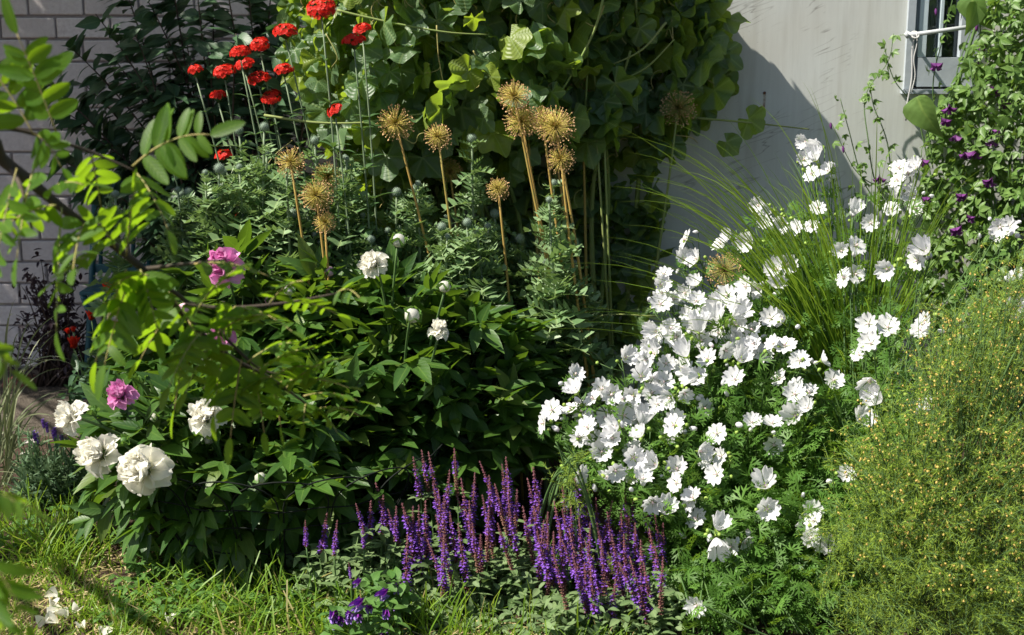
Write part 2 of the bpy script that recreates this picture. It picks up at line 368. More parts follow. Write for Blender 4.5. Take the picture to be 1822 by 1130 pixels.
L_GR = [lobed(grape_r(l), -2.75, 2.75, 61, d, w, .12, ph=p) for l, d, w, p in ((.35, .55, .10, 0), (.6, .35, .13, 1.3), (.22, .8, .07, 2.4), (.5, .15, .15, 4.0))]
def spiny(n=6, droop=.4, seed=0):
    """a narrow leaf cut into spiny side lobes"""
    g = np.random.default_rng(seed); t = T(); zz = lambda y, x=0: -droop*y*y + .35*abs(x)
    ys = np.linspace(0, 1, n+1); v = []; uv = []; f = []
    for y in ys:
        w = .035*(1-y)+.008
        for x in (-w, w): v.append((x, y, zz(y, x))); uv.append((.5+x*2, y))
    f = [(2*i, 2*i+1, 2*i+3, 2*i+2) for i in range(n)]; t.add(v, f, uv)
    for i in range(n):
        y0, y1 = ys[i]+.01, ys[i]+.6/n; L = (.44*math.sin(math.pi*(.16+.8*ys[i])))*g.uniform(.75, 1.25)+.05
        for s in (-1, 1):
            w = .02; tip = (s*L, y1+.10*g.uniform(.3, 1.5), zz(y1, L)+g.uniform(-.03, .08)); tw = (s*L*.5, y0+.03, zz(y0, L*.5)); tz = (s*L*.45, y1+.07, zz(y1, L*.45))
            t.add([(s*w, y0, zz(y0)), tw, tip, tz, (s*w, y1, zz(y1))], [(0, 1, 4), (1, 2, 3), (1, 3, 4)], [(.5, y0), (.2, y0), (0, y1), (.2, y1), (.5, y1)])
    return t
L_SP = [spiny(4, .45, 1), spiny(5, .1, 2), spiny(4, .8, 3)]
def cutpalm(seed, droop=.3, wide=1.0):
    """a palmate leaf cut into narrow forked lobes (musk mallow)"""
    g = np.random.default_rng(seed); t = T()
    def lobe(p, a, L, w, fork):
        d = A(math.sin(a), math.cos(a)); s = A(d[1], -d[0]); pts = []
        for q, ww in ((0, .45), (.5, 1.), (1, .25)):
            c = p + d*L*q
            for k in (-1, 1): e = c+s*w*ww*k; pts.append((e[0], e[1], -droop*(e@e)))
        t.add(pts, [(0, 1, 3, 2), (2, 3, 5, 4)], [(.5, 0), (.5, 0), (.5, .5), (.5, .5), (.5, 1), (.5, 1)])
        if fork:
            for q, k in ((.45, -1), (.5, 1)): lobe(p+d*L*q, a+k*g.uniform(.5, .8), L*.45, w*.75, False)
    for a in (-1.45, -.75, 0, .75, 1.45): lobe(A(0, .05), a*wide+g.uniform(-.1, .1), g.uniform(.62, .9)*(1-.18*abs(a)), .055, True)
    return t
L_MA = [cutpalm(i, d) for i, d in ((1, .2), (2, .5), (3, -.1))]
def blade(n=4, bend=.5, w=.5):
    t = T(); v = []; uv = []
    for i in range(n+1):
        y = i/n; ww = w*(1-y**1.6)+.02
        for k in (-1, 1): v.append((k*ww, y*(1-.25*bend*y), -bend*y*y)); uv.append((.5+.4*k, y))
    return t.add(v, [(2*i, 2*i+1, 2*i+3, 2*i+2) for i in range(n)], uv)
def blade_w(b, n=4): return blade(n, b, .012)
L_BL = [blade(3, .25, .022), blade(3, .7, .02), blade(4, 1.1, .018)]

def petal(L, prof, cup, curl, ruffle, notch=0.0, cols=5, rows=5, seed=0):
    """petal from the centre outwards along +Y, rising by cup; profile gives half widths"""
    g = np.random.default_rng(seed); v = []; uv = []; p0, p1 = g.uniform(0, 6, 2)
    for i in range(rows):
        q = i/(rows-1); w = np.interp(q, [a for a, b in prof], [b for a, b in prof])
        for j in range(cols):
            s = -1+2*j/(cols-1)
            y = L*(q - (notch*max(0, q-.7)/.3*(1-abs(abs(s)-.5)*2) if notch < 0 else notch*max(0, q-.75)/.25*(1-min(1, abs(s)*1.9))) - .12*q*s*s)
            z = L*(cup*q**1.25 - curl*q**3 + .12*s*s*w/L*.5 + ruffle*q*q*math.sin(s*4.5+p0+q*2) + ruffle*.5*q*q*math.sin(s*11+p1))
            v.append((w*L*s, y, z)); uv.append((.5+.5*s, q))
    f = [(i*cols+j, i*cols+j+1, (i+1)*cols+j+1, (i+1)*cols+j) for i in range(rows-1) for j in range(cols-1)]
    return v, f, uv
def rz(a): return np.array(Matrix.Rotation(a, 3, 'Z'))
def rx(a): return np.array(Matrix.Rotation(a, 3, 'X'))
def mallow_flower(seed, cup, r=.031):
    """five broad overlapping petals, sectors of one open funnel with toothed tips"""
    g = np.random.default_rng(seed); b = B(); nc, nr_ = 11, 7
    for k in range(5):
        v = []; uv = []; L = r*g.uniform(.92, 1.08); dc = g.uniform(-.06, .06); p0, p1 = g.uniform(0, 6, 2); sk = g.uniform(-.1, .1)
        for i in range(nr_):
            q = i/(nr_-1); ha = np.interp(q, [0, .25, .6, .88, 1], [.33, .48, .68, .66, .44])
            for j in range(nc):
                x = -1+2*j/(nc-1); a = x*ha+sk*q
                tip = 1-.30*max(0, q-.6)/.4*(1-min(1, abs(x)*2.2))-.13*q*x*x+.05*max(0, q-.6)/.4*math.sin(x*9+p0)
                rr = L*q*tip; z = L*((cup+dc)*q**1.5 - .10*q**4 + .030*x*q + .022*q*q*math.sin(x*3.4+p1) + .010*q*q*math.sin(x*10+p0))
                v.append((rr*math.sin(a), rr*math.cos(a), z)); uv.append((.5+.5*x, q))
        f = [(i*nc+j, i*nc+j+1, (i+1)*nc+j+1, (i+1)*nc+j) for i in range(nr_-1) for j in range(nc-1)]
        b.put(T().add(v, f, uv), rz(k*math.tau/5+g.uniform(-.06, .06))[None], np.zeros((1, 3)))
    return b.mesh('mallow_petals', M_['white'])
def mallow_extra():
    b = B(); b.tube([(0, 0, 0), (0, 0, .004), (0, 0, .009), (0, 0, .011)], [.0012, .0022, .0024, .0008], 6)
    for k in range(14):
        a = k*2.4; z = .004+.0005*k; b.tube([(0, 0, z), (.0032*math.cos(a), .0032*math.sin(a), z+.001)], [.0004, .0008], 3)
    st = b.mesh('stamens', M_['stamen']); b = B()
    t = T().add([(0, 0, -.004), (.005, .004, -.001), (0, .012, .003), (-.005, .004, -.001)], [(0, 1, 2, 3)], [(0, 0)]*4)
    for k in range(5): b.put(t, rz(k*math.tau/5+.6)[None], np.array([[0, 0, -.001]]))
    b.tube([(0, 0, -.02), (0, 0, -.004), (0, 0, -.001)], [.0009, .0024, .003], 5)
    return st, b.mesh('calyx', M_['calyx'])
def mallow_bud():
    b = B(); b.tube([(0, 0, .0), (0, 0, .007), (0, 0, .016), (0, 0, .023)], [.004, .0072, .006, .0012], 8); me = b.mesh('mallow_bud', M_['white'])
    return me
def green_bud():
    b = B(); b.tube([(0, 0, -.012), (0, 0, 0), (0, 0, .004), (0, 0, .009), (0, 0, .012)], [.0009, .0028, .0056, .0048, .0006], 7); return b.mesh('green_bud', M_['calyx'])
PPN = [(0, .10), (.3, .24), (.65, .36), (.88, .35), (1, .24)]
PPW = [(0, .12), (.3, .34), (.65, .50), (.88, .46), (1, .30)]
def peony_flower(seed, mat, r=.066, guard=9, openn=1.0):
    g = np.random.default_rng(seed); b = B()
    for k in range(guard):
        v, f, uv = petal(r*g.uniform(.95, 1.15), PPW, .15*openn+g.uniform(-.1, .15), g.uniform(.2, .5), .10, .12, 7, 6, seed*31+k)
        b.put(T().add(v, f, uv), rz(k*math.tau/guard+g.uniform(-.15, .15))[None], np.array([[0, 0, -.008]]))
    rings = [(11, .30, .92), (13, .50, .84), (13, .72, .78), (12, .95, .70), (11, 1.15, .62), (9, 1.32, .54), (7, 1.45, .46)]
    for i, (n_, lift, s) in enumerate(rings):
        for k in range(n_):
            v, f, uv = petal(r*s*g.uniform(.82, 1.12), PPN, .35, -.25+g.uniform(-.25, .35), g.uniform(.05, .11), g.uniform(.1, .45), 7, 6, seed*77+i*13+k)
            M = rz(k*math.tau/n_+i*.7+g.uniform(-.3, .3)) @ rx(lift*openn**.5+g.uniform(-.18, .18)); b.put(T().add(v, f, uv), M[None], np.array([[0, 0, .002*i]])+g.normal(size=(1, 3))*.003)
    return b.mesh('peony_petals', mat)
def peony_bud(mat, r=.017):
    b = B(); b.tube([(0, 0, -r*.8), (0, 0, -r*.5), (0, 0, .1*r), (0, 0, .6*r), (0, 0, .9*r), (0, 0, r)], [r*.35, r*.85, r*1.05, r*.85, r*.5, r*.05], 10); return b.mesh('peony_bud', mat)
def peony_calyx(r=.017):
    b = B(); v, f, uv = petal(r*1.5, [(0, .3), (.4, .5), (.8, .3), (1, .06)], .62, -.1, .0, 0, 5, 4, 3)
    for k in range(4): b.put(T().add(v, f, uv), rz(k*1.57+.3)[None], np.array([[0, 0, -r*.95]]))
    return b.mesh('sepals', M_['weed'])

# ------------------------------------------------------------------ ground
def bumps(x, y, seed=0, amp=.02):
    g = np.random.default_rng(seed); z = 0*x
    for k in range(26):
        f = g.uniform(2, 26); a = g.uniform(0, 6.28); z = z + np.sin(f*(x*math.cos(a)+y*math.sin(a))+g.uniform(0, 6))/f**.7
    return amp*z*.45
def gz(x, y): return bumps(np.asarray(x, float), np.asarray(y, float))
def sheet(xs, ys, z):
    X, Y = np.meshgrid(xs, ys); V = np.stack([X.ravel(), Y.ravel(), z(X, Y).ravel()], 1); nx, ny = len(xs), len(ys)
    i = (np.arange(ny-1)[:, None]*nx + np.arange(nx-1)[None]).ravel(); f = np.stack([i, i+1, i+nx+1, i+nx], 1)
    b = B(); b.raw(V, [(f, np.zeros(len(f), int))], V[:, :2].copy(), np.full(len(V), .5)); return b
gx = np.concatenate([[-60, -20, -8], np.arange(-4, 4.01, .03), [8, 20, 60]]); gy = np.concatenate([[-60, -15, -3, 0, 1.5], np.arange(2.5, 6.2, .03), [8, 20, 60]])
tag(sheet(gx, gy, lambda x, y: np.where((np.abs(x) < 4.1) & (y > 2) & (y < 6.3), bumps(x, y), -.01)).build('ground', M_['soil']), kind='structure')
pb = sheet(np.arange(-3.2, -.75, .03), np.arange(4.75, 5.75, .03), lambda x, y: bumps(x, y) + .012 + .01*np.sin(x*3) - .10*np.clip((x+1.15)*3, 0, 1) - .06*np.clip((4.9-y)*7, 0, 1))
tag(pb.build('path', M_['path']), kind='structure')

# ------------------------------------------------------------------ walls, window
t = thing('brick_wall', 'pale mauve brick wall in shade behind the dark shrub', 'wall', (-1.4, 5.85, 0))
b = B(); b.box((-4.2, 5.815, -.1), (1.2, 5.98, 3.4)); b.build('mortar', M_['mortar'], t, False)
b = B(); row = 0; z = .01
while z < 3.35:
    x = -4.2 + (.113 if row % 2 else 0) + uni(-.01, .01)
    while x < 1.1:
        w = .215+uni(-.004, .004); d = uni(0, .004); b.box((x, 5.80+d, z), (x+w, 5.9, z+.081+uni(-.002, .002)), jit=.0012); x += w+.010
    z += .0915; row += 1
o = b.build('brick', M_['brick'], t, False); bv = o.modifiers.new('edge', 'BEVEL'); bv.width = .004; bv.segments = 1
WY = 5.0
t = thing('shed_wall', 'weathered off-white painted shed wall with scratches and a rust streak', 'wall', (1.2, WY, 0))
w0 = at(1608, 158, WY); w1 = at(1722, 158, WY)
wx0, wx1, wz0, wz1 = w0[0], w1[0]+.02, w0[2], 2.35
b = B(); b.box((-.55, WY, -.1), (wx0, WY+.12, 3.0)); b.box((wx0, WY, -.1), (wx1, WY+.12, wz0)); b.box((wx0, WY, wz1), (wx1, WY+.12, 3.0)); b.box((wx1, WY, -.1), (3.6, WY+.12, 3.0))
b.box((-.55, WY+.12, -.1), (-.43, 5.8, 3.0)); b.build('painted_board', M_['paint'], t, False)
b = B()
for k in range(26):
    z = .1+k*.088; b.box((wx1+.05, WY-.022, z), (3.5, WY-.002, z+.084), jit=.0008)
b.build('siding', M_['paint'], t, False)
# nail with its rust run
b = B(); p = at(1360, 165, WY); b.tube([(p[0], WY+.002, p[2]), (p[0], WY-.006, p[2])], [.004, .005], 8); b.build('nail', M_['terracotta'], t)
b = B(); v = []
for i in range(9):
    q = i/8; zz = p[2]-.13*q; ww = .0036*(1-q)+.0010+uni(0, .0008); v += [(p[0]-ww, WY-.0025, zz), (p[0]+ww, WY-.0025, zz)]
b.raw(np.array(v), [(np.array([(2*i, 2*i+1, 2*i+3, 2*i+2) for i in range(8)]), np.zeros(8, int))], np.zeros((18, 2)), np.full(18, .3))
mr, n, out = newmat('rust_stain'); pr = node(n, 'BsdfPrincipled'); pr.inputs['Base Color'].default_value = (.30, .13, .05, 1); pr.inputs['Roughness'].default_value = .9
tr = node(n, 'BsdfTransparent'); mx = node(n, 'MixShader'); n.links.new(ramp(n, noise(n, 70, 3, objc(n)), [(.35, .08), (.7, .6)]), mx.inputs[0]); n.links.new(tr.outputs[0], mx.inputs[1]); n.links.new(pr.outputs[0], mx.inputs[2]); n.links.new(mx.outputs[0], out.inputs[0])
b.build('rust_streak', mr, t)

t = thing('window', 'grey-blue framed window with beige curtain in the white shed wall', 'window', (wx0, WY, wz0))
def X(px): return at(px, 80, WY)[0]
Z = lambda py: at(1650, py, WY)[2]
b = B(); b.box((wx0-.004, WY-.018, wz0), (X(1624), WY+.06, wz1)); b.box((X(1624), WY-.017, wz1-.09), (wx1, WY+.06, wz1)); b.box((X(1706), WY-.018, wz0+.11), (wx1, WY+.06, wz1-.092)); b.build('frame', M_['trim'], t, False)
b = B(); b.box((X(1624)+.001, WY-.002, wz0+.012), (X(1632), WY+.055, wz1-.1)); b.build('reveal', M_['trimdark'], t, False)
b = B(); b.box((X(1632)+.001, WY-.008, wz0+.11), (X(1647), WY+.05, wz1-.095)); b.box((X(1670), WY-.006, wz0+.112), (X(1675), WY+.04, wz1-.096)); b.build('sash', M_['sash'], t, False)
b = B(); b.box((X(1632)+.002, WY-.012, wz0+.008), (wx1-.002, WY+.05, wz0+.108)); b.build('sill_panel', M_['trim'], t, False)
b = B(); b.box((X(1647), WY+.02, wz0+.11), (X(1670), WY+.024, wz1-.1)); b.box((X(1675), WY+.02, wz0+.11), (X(1706), WY+.024, wz1-.1)); b.build('pane', M_['glass'], t, False)
b = B(); xs = np.linspace(X(1650), X(1672), 24); v = []
for i, x in enumerate(xs): v += [(x, WY+.06+.008*math.sin(i*1.7), wz0+.1), (x, WY+.06+.008*math.sin(i*1.7), wz1)]
b.raw(np.array(v), [(np.array([(2*i, 2*i+2, 2*i+3, 2*i+1) for i in range(23)]), np.zeros(23, int))], np.zeros((48, 2)), np.full(48, .5)); b.build('curtain', M_['curtain'], t)
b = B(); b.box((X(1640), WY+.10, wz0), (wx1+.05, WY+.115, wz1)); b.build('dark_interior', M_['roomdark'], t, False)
b = B(); b.box((wx0-.012, WY-.028, wz0-.016), (wx1+.01, WY+.05, wz0-.002)); b.build('sill', M_['trim'], t, False)
ra, rb = at(1614, 63, WY-.10), at(1790, 39, WY-.06)
t = thing('guard_rail', 'thin galvanised metal rail fixed across the front of the window', 'rail', ra)
b = B(); b.tube([ra, rb], .0075, 10); b.tube([ra+A(.004, -.001, .004), ra+A(-.006, 0, -.003)], .011, 8); b.build('bar', M_['metal'], t)
b = B(); b.tube([ra+A(.02, .0, 0), A(ra[0]+.02, WY-.018, ra[2]+.01)], .006, 6); b.tube([rb+A(-.02, .0, 0), A(rb[0]-.02, WY-.022, rb[2]+.01)], .006, 6); b.build('bracket', M_['metal'], t)
sp_ = at(1628, 62, WY-.10)
b = B(); zs = np.linspace(0, 1, 14)
b.tube([sp_+A(-.004*math.sin(q*9)-.012*q, .0, .009-.30*q) for q in zs], .003, 5); b.tube([sp_+A(.004+.004*math.sin(q*11), -.004, .006-.20*q) for q in zs], .0022, 5)
b.tube([sp_+A(.013*math.cos(a), .011*math.sin(a), .011*math.sin(a)) for a in np.linspace(0, 6.2, 12)], .003, 5)
tag(b.build('string', M_['string']), 'white string tied to the metal window rail and hanging down', 'string')

# ------------------------------------------------------------------ back left: dark shrub, purple-leaved bush, chair
def shrub():
    base = at(430, 700, 5.35); base[2] = 0
    t = thing('shrub', 'tall dark green arching shrub with pointed leaves against the brick wall', 'shrub', base)
    st = B(); fo = B()
    tips = [(120, 80), (170, 25), (215, -40), (265, 5), (300, -60), (350, -20), (395, -70), (440, -30), (490, -90), (100, 190), (150, 150), (190, 240), (235, 130), (290, 90), (330, 60), (150, 330), (200, 390), (250, 330), (310, 170), (370, 90), (420, 60), (470, 20), (530, -40), (560, -80), (280, 260), (330, 250), (380, 190), (110, 285), (450, 130), (500, 90), (260, 420), (540, 60), (590, -30), (330, 370), (240, 60), (200, 100), (160, 240), (60, 130), (620, -90), (660, -60), (590, 40), (380, 0), (430, 190)]
    for (px, py) in tips:
        e = at(px, py, 5.25+uni(-.2, .28)); b0 = base + A(uni(-.12, .2), uni(-.08, .08), .0)
        mid = b0*.45 + e*.55 + A(.22*(base[0]-e[0])*.6, uni(-.05, .05), .22)
        P = curve(b0, mid, e, 16); st.tube(P, np.linspace(.008, .002, 16), 5)
        k = 80; q = uni(.2, 1.0, k)**.8; i = np.clip((q*15).astype(int), 0, 14); fr = (q*15-i)[:, None]; pos = P[i]*(1-fr)+P[i+1]*fr; tan = nrm(P[i+1]-P[i])
        side = nrm(np.cross(tan, rnd(k))); d = nrm(tan*.55 + side*.8 + A(0, -.1, -.25)); nn = nrm(A(-.2, -.45, .8)+rnd(k, .35))
        for tt in (L_LA, L_OV):
            s_ = R.random(k) < .5; fo.put(tt, frames(d[s_], nn[s_]), pos[s_], np.stack([uni(.07, .125, s_.sum())*f for f in (1, 1, 1)], 1))
    st.build('stem', M_['twig'], t); fo.build('foliage', M_['shrub'], t)
shrub()
def dark_bush():
    base = at(100, 640, 5.45); base[2] = 0
    t = thing('bush', 'low twiggy bush with very dark purple leaves before the brick wall', 'bush', base)
    st = B(); fo = B()
    for k in range(46):
        e = at(uni(15, 235), uni(455, 660), uni(5.3, 5.6)); P = curve(base+A(uni(-.1, .1), 0, 0), base*.4+e*.6+A(0, 0, .12), e, 8); st.tube(P, np.linspace(.006, .0015, 8), 4)
        q = R.integers(2, 8, 26); pos = P[q]+rnd(26, .02); fo.put(L_SM, frames(rnd(26)+A(0, -.2, .3), rnd(26)+A(0, -.5, .8)), pos, uni(.02, .04, 26))
    st.build('stem', M_['twig'], t); fo.build('foliage', M_['purpletwig'], t)
dark_bush()
def chair():
    # folding slatted garden chair, its back towards the camera's right
    b0 = at(205, 700, 5.45); x0, y0 = b0[0]+.12, 5.45
    t = thing('garden_chair', 'teal slatted garden chair standing by the brick wall behind the leaves', 'chair', (x0, y0, 0))
    def slat(lo, hi, name='slat'):
        b = B(); b.box(lo, hi); o = b.build(name, M_['teal'], t, False); m = o.modifiers.new('e', 'BEVEL'); m.width = .003; return o
    for s in (-.19, .19):
        b = B(); b.tube([(x0+s, y0-.16, 0), (x0+s, y0+.02, .45), (x0+s, y0+.16, .84)], .013, 8); b.build('leg', M_['teal'], t)
        b = B(); b.tube([(x0+s*.9, y0+.17, 0), (x0+s*.9, y0-.16, .42)], .013, 8); b.build('leg', M_['teal'], t)
    for k in range(5): slat((x0-.185, y0-.17+k*.062, .425), (x0+.185, y0-.12+k*.062, .44), 'seat_slat')
    for k in range(6):
        xx = x0-.16+k*.064; b = B(); b.tube([(xx, y0+.045, .50), (xx, y0+.15, .82)], .011, 4); b.build('back_slat', M_['teal'], t)
    slat((x0-.2, y0+.15, .80), (x0+.2, y0+.172, .85), 'top_rail'); slat((x0-.2, y0+.035, .475), (x0+.2, y0+.055, .51), 'lower_rail')
chair()

# ------------------------------------------------------------------ grape vine on the shed wall
VP2 = [(480, -130), (600, -330), (1010, -330), (1130, -190), (1235, -60), (1292, 20), (1290, 130), (1240, 190), (1190, 260), (1100, 250), (1020, 270), (930, 300), (840, 330), (740, 330), (660, 310), (590, 250), (535, 150), (500, 40)]
VP = [(470, -130), (600, -330), (1010, -330), (1130, -190), (1235, -60), (1292, 20), (1290, 140), (1245, 200), (1190, 250), (1110, 280), (1060, 380), (1000, 440), (880, 460), (760, 420), (660, 350), (590, 260), (535, 150), (500, 40)]
def vine():
    base = at(950, 760, 4.9); base[2] = 0
    t = thing('grape_vine', 'grape vine with broad lobed leaves and curling tendrils covering the shed wall', 'vine', base)
    fo = B()
    def bulge(px, py):
        c = np.clip((1295-px)/330., 0, 1)**.8*np.clip((px-440)/200., .2, 1)
        return .05 + .42*c*np.clip((460-py)/260., .15, 1)
    def leaves(px, py, depth, smin, smax, dark=False):
        n = len(px); P = np.array([at(a, c, WY-.04-d) for a, c, d in zip(px, py, bulge(px, py)*depth)])
        # hanging blades: the tip points down and outwards, the face looks up and out from the wall
        d = nrm(A(.05, -.35, -.55) + rnd(n, .52)); nn = nrm(np.where(R.random((n, 1)) < .45, A(-.55, .35, .75), A(-.40, -.62, .62)) + rnd(n, .42)); k = R.integers(0, 4, n); s = uni(smin, smax, n)
        for i in range(4):
            q = k == i; fo.put(L_GR[i], frames(d[q], nn[q]), P[q], s[q])
    px, py = sample_poly(VP2, 980); leaves(px, py, uni(.45, 1.25, 980), .055, .145)
    px, py = sample_poly(VP, 640); leaves(px, py, uni(.0, .45, 640), .08, .145)
    px, py = sample_poly([(570, 300), (760, 330), (790, 560), (700, 640), (560, 600)], 110); leaves(px, py, uni(.0, .5, 110), .08, .14)
    px, py = sample_poly([(1040, 270), (1170, 260), (1180, 380), (1150, 560), (1070, 640), (960, 620), (990, 440)], 130); leaves(px, py, uni(.0, .5, 130), .07, .13)
    # leaves that hang over the edge of the mass, seen one by one
    for a, c, s in ((1245, 5, .13), (1255, 100, .15), (1190, 140, .13), (1165, 95, .12), (1030, 50, .16), (840, 40, .14), (790, 110, .14), (770, 140, .1), (690, 185, .16), (820, 180, .15), (1330, 210, .10), (1290, 250, .09), (1195, 215, .08), (1180, 260, .1), (1090, 140, .12), (960, 40, .13), (600, 225, .12), (1075, 560, .08), (1140, 560, .09), (650, 110, .13), (1210, 50, .14)):
        n = 1; P = at(a, c, 4.55 if a < 1100 else (4.78 if c < 400 else 4.35))[None]; fo.put(L_GR[R.integers(0, 4)], frames(nrm(A(.1, -.4, -.8)+rnd(1, .35)), nrm(A(-.45, -.65, .6)+rnd(1, .3))), P, np.array([s*uni(1.05, 1.35)]))
    fo.build('foliage', M_['vine'], t)
    cn = B()
    def tendril(P, r_, sides): q = B(); q.tube(P, r_, sides); q.build('tendril', M_['tendril'], t)
    for P, Y in (([(1075, -10), (1055, 60), (1000, 160), (965, 182), (935, 186)], 4.45), ([(600, 18), (640, 28), (720, 45), (800, 58), (870, 62)], 4.42), ([(470, 205), (560, 218), (650, 218), (730, 205), (800, 200)], 4.42), ([(1185, 40), (1140, 90), (1065, 125)], 4.6), ([(1240, 210), (1330, 218), (1440, 230)], 4.75), ([(1090, 150), (1150, 120), (1200, 70)], 4.6), ([(1040, 240), (1045, 120), (1050, 40)], 4.6), ([(930, 555), (960, 575), (1040, 575), (1080, 560), (1170, 563)], 4.3), ([(700, 0), (760, 60), (840, 110), (900, 180)], 4.5)):
        cn.tube(spline([at(a, c, Y+uni(-.02, .02)) for a, c in P], 18), np.linspace(.0045, .0022, 18), 6)
    for k in range(16):
        e = at(uni(620, 1150), uni(-60, 160), 4.6); s = base + A(uni(-.5, .5), uni(-.05, .05), .1); cn.tube(spline([s, s*.5+e*.5+A(uni(-.15, .15), .12, .15), e], 16), np.linspace(.012, .004, 16), 6)
    for P, Y in (([(777, 45), (780, 100), (783, 120), (770, 128), (757, 130)], 4.4), ([(783, 118), (790, 150), (800, 160), (792, 166)], 4.4), ([(842, 90), (855, 118), (853, 150), (845, 158)], 4.4), ([(853, 115), (868, 130), (873, 120)], 4.4), ([(1195, 30), (1197, 70), (1190, 50), (1184, 66)], 4.7), ([(1075, 10), (1060, 45), (1042, 40)], 4.45), ([(1200, 240), (1230, 245), (1242, 255)], 4.7), ([(1040, 590), (1030, 630), (1020, 640), (1000, 648), (992, 640)], 4.25), ([(1027, 636), (1038, 645), (1042, 638)], 4.25), ([(1110, 30), (1085, 60), (1080, 75)], 4.6), ([(700, 230), (735, 255), (745, 240), (755, 236)], 4.4), ([(520, 250), (490, 275), (470, 300)], 4.45), ([(580, 60), (600, 100), (590, 120)], 4.45), ([(930, 575), (925, 585), (945, 580), (940, 574)], 4.3)):
        tendril(spline([at(a, c, Y+uni(-.015, .015)) for a, c in P], 22), np.linspace(.0022, .0011, 22), 5)
    for k in range(40):
        a, c = sample_poly(VP, 1); p = at(a[0], max(c[0], -20), WY-.06-float(bulge(a, c)[0])*1.03); th = np.linspace(0, uni(4, 9), 16); r_ = .014*(1-th/12)
        tendril(np.stack([p[0]+th*.004*uni(-1, 1)+r_*np.cos(th), p[1]+r_*np.sin(th)*.5, p[2]-th*.009+r_*np.sin(th)], 1), .0013, 4)
    cn.build('cane', M_['cane'], t)
vine()

# ------------------------------------------------------------------ scarlet campion
def campion_head(seed, nf=26, r=.031):
    g = np.random.default_rng(seed); b = B()
    pt = T()
    for k in range(5):
        a = k*math.tau/5
        for s in (-1, 1):
            c, s_ = math.cos(a+s*.26), math.sin(a+s*.26); o_ = A(-s_*.2, c*.2)
            pt.add([(0, 0, 0), (.6*c+.22*s_, .6*s_-.22*c, .10), (1.0*c, 1.0*s_, .16), (.6*c-.2*s_, .6*s_+.2*c, .14)], [(0, 1, 2, 3)], [(.5, 0), (.3, .6), (.5, 1), (.7, .6)])
    th = np.arccos(1-g.uniform(0, .82, nf)); ph = np.arange(nf)*2.4; P = np.stack([r*np.sin(th)*np.cos(ph), r*np.sin(th)*np.sin(ph), r*.72*np.cos(th)], 1)
    d = nrm(P*A(1, 1, 1.6)+g.normal(size=P.shape)*.006); M = frames(np.cross(d, g.normal(size=d.shape)), d); b.put(pt, M, P, g.uniform(.0068, .0095, nf))
    hd = b.mesh('flower_head', M_['red']); b = B()
    for p in P: b.tube([(0, 0, -.022), p*.5+A(0, 0, -.010), p*.96], [.0014, .0010, .0014], 4)
    return hd, b.mesh('calyx', M_['lychnis'])
HEADS = [campion_head(i, n_, r_) for i, (n_, r_) in enumerate(((90, .040), (70, .034), (46, .025)))]
LY = [(572, 12, 0, 'highest of all, beside the vine'), (508, 53, 0, 'large and dome shaped before bright vine leaves'), (463, 76, 1, 'half open among the brightest vine leaves'), (428, 90, 1, 'just above another round red head'), (436, 112, 1, 'close under another'), (400, 125, 1, 'flat and wide beside the dark shrub'), (348, 120, 2, 'outermost one, against the dark shrub'), (388, 166, 2, 'small and low with a drooping leaf below'), (461, 137, 0, 'biggest and roundest in the middle of the group'), (506, 121, 1, 'narrow and tilted, below the large dome'), (484, 170, 1, 'ragged, florets hanging'), (645, 48, 2, 'small, paired above a wider head'), (630, 70, 1, 'wide, in front of sunlit vine leaves'), (398, 273, 2, 'small one low among the spiny grey-green leaves'), (428, 385, 2, 'dark, deep in shade above the peony'), (397, 332, 2, 'tiny one half hidden by spiny leaves'), (290, 230, 2, 'half hidden behind the rowan leaf'), (597, 192, 2, 'mostly hidden behind a vine leaf')]
for i, (px, py, h, how) in enumerate(LY):
    Y = (4.45 if px < 550 else 4.22)+uni(-.08, .08); hp = at(px, py+6, Y); gp = at(px+uni(50, 130)*(1 if px < 560 else .3), py, Y+.05); gp[2] = 0
    t = thing('campion', 'scarlet campion flower head on a stem, '+how, 'flower', gp, 'scarlet campions behind the thistles')
    P = curve(gp, gp*.5+hp*.5+A(.03, 0, .05), hp-A(0, 0, .02), 12); b = B(); b.tube(P, np.linspace(.0042, .0026, 12), 6); b.build('stem', M_['stempale'], t)
    fo = B()
    for q in np.linspace(.3, .95, 15):
        p = P[int(q*11)]; a = uni(0, 3.1)
        for s in (0, math.pi):
            d = A(math.cos(a+s), math.sin(a+s), .5)[None]+rnd(1, .15); fo.put(L_LA, frames(d, A(0, 0, 1)), p[None], np.array([uni(.06, .10)*(1.2-q*.6)]))
    fo.build('foliage', M_['lychnis'], t)
    up = nrm(A(-.15, -.35, 1)+R.normal(size=3)*.15); part('flower_head', HEADS[h][0], t, hp, rot_to(up, uni(0, 6)), uni(.86, 1.06), [('calyx', HEADS[h][1])])

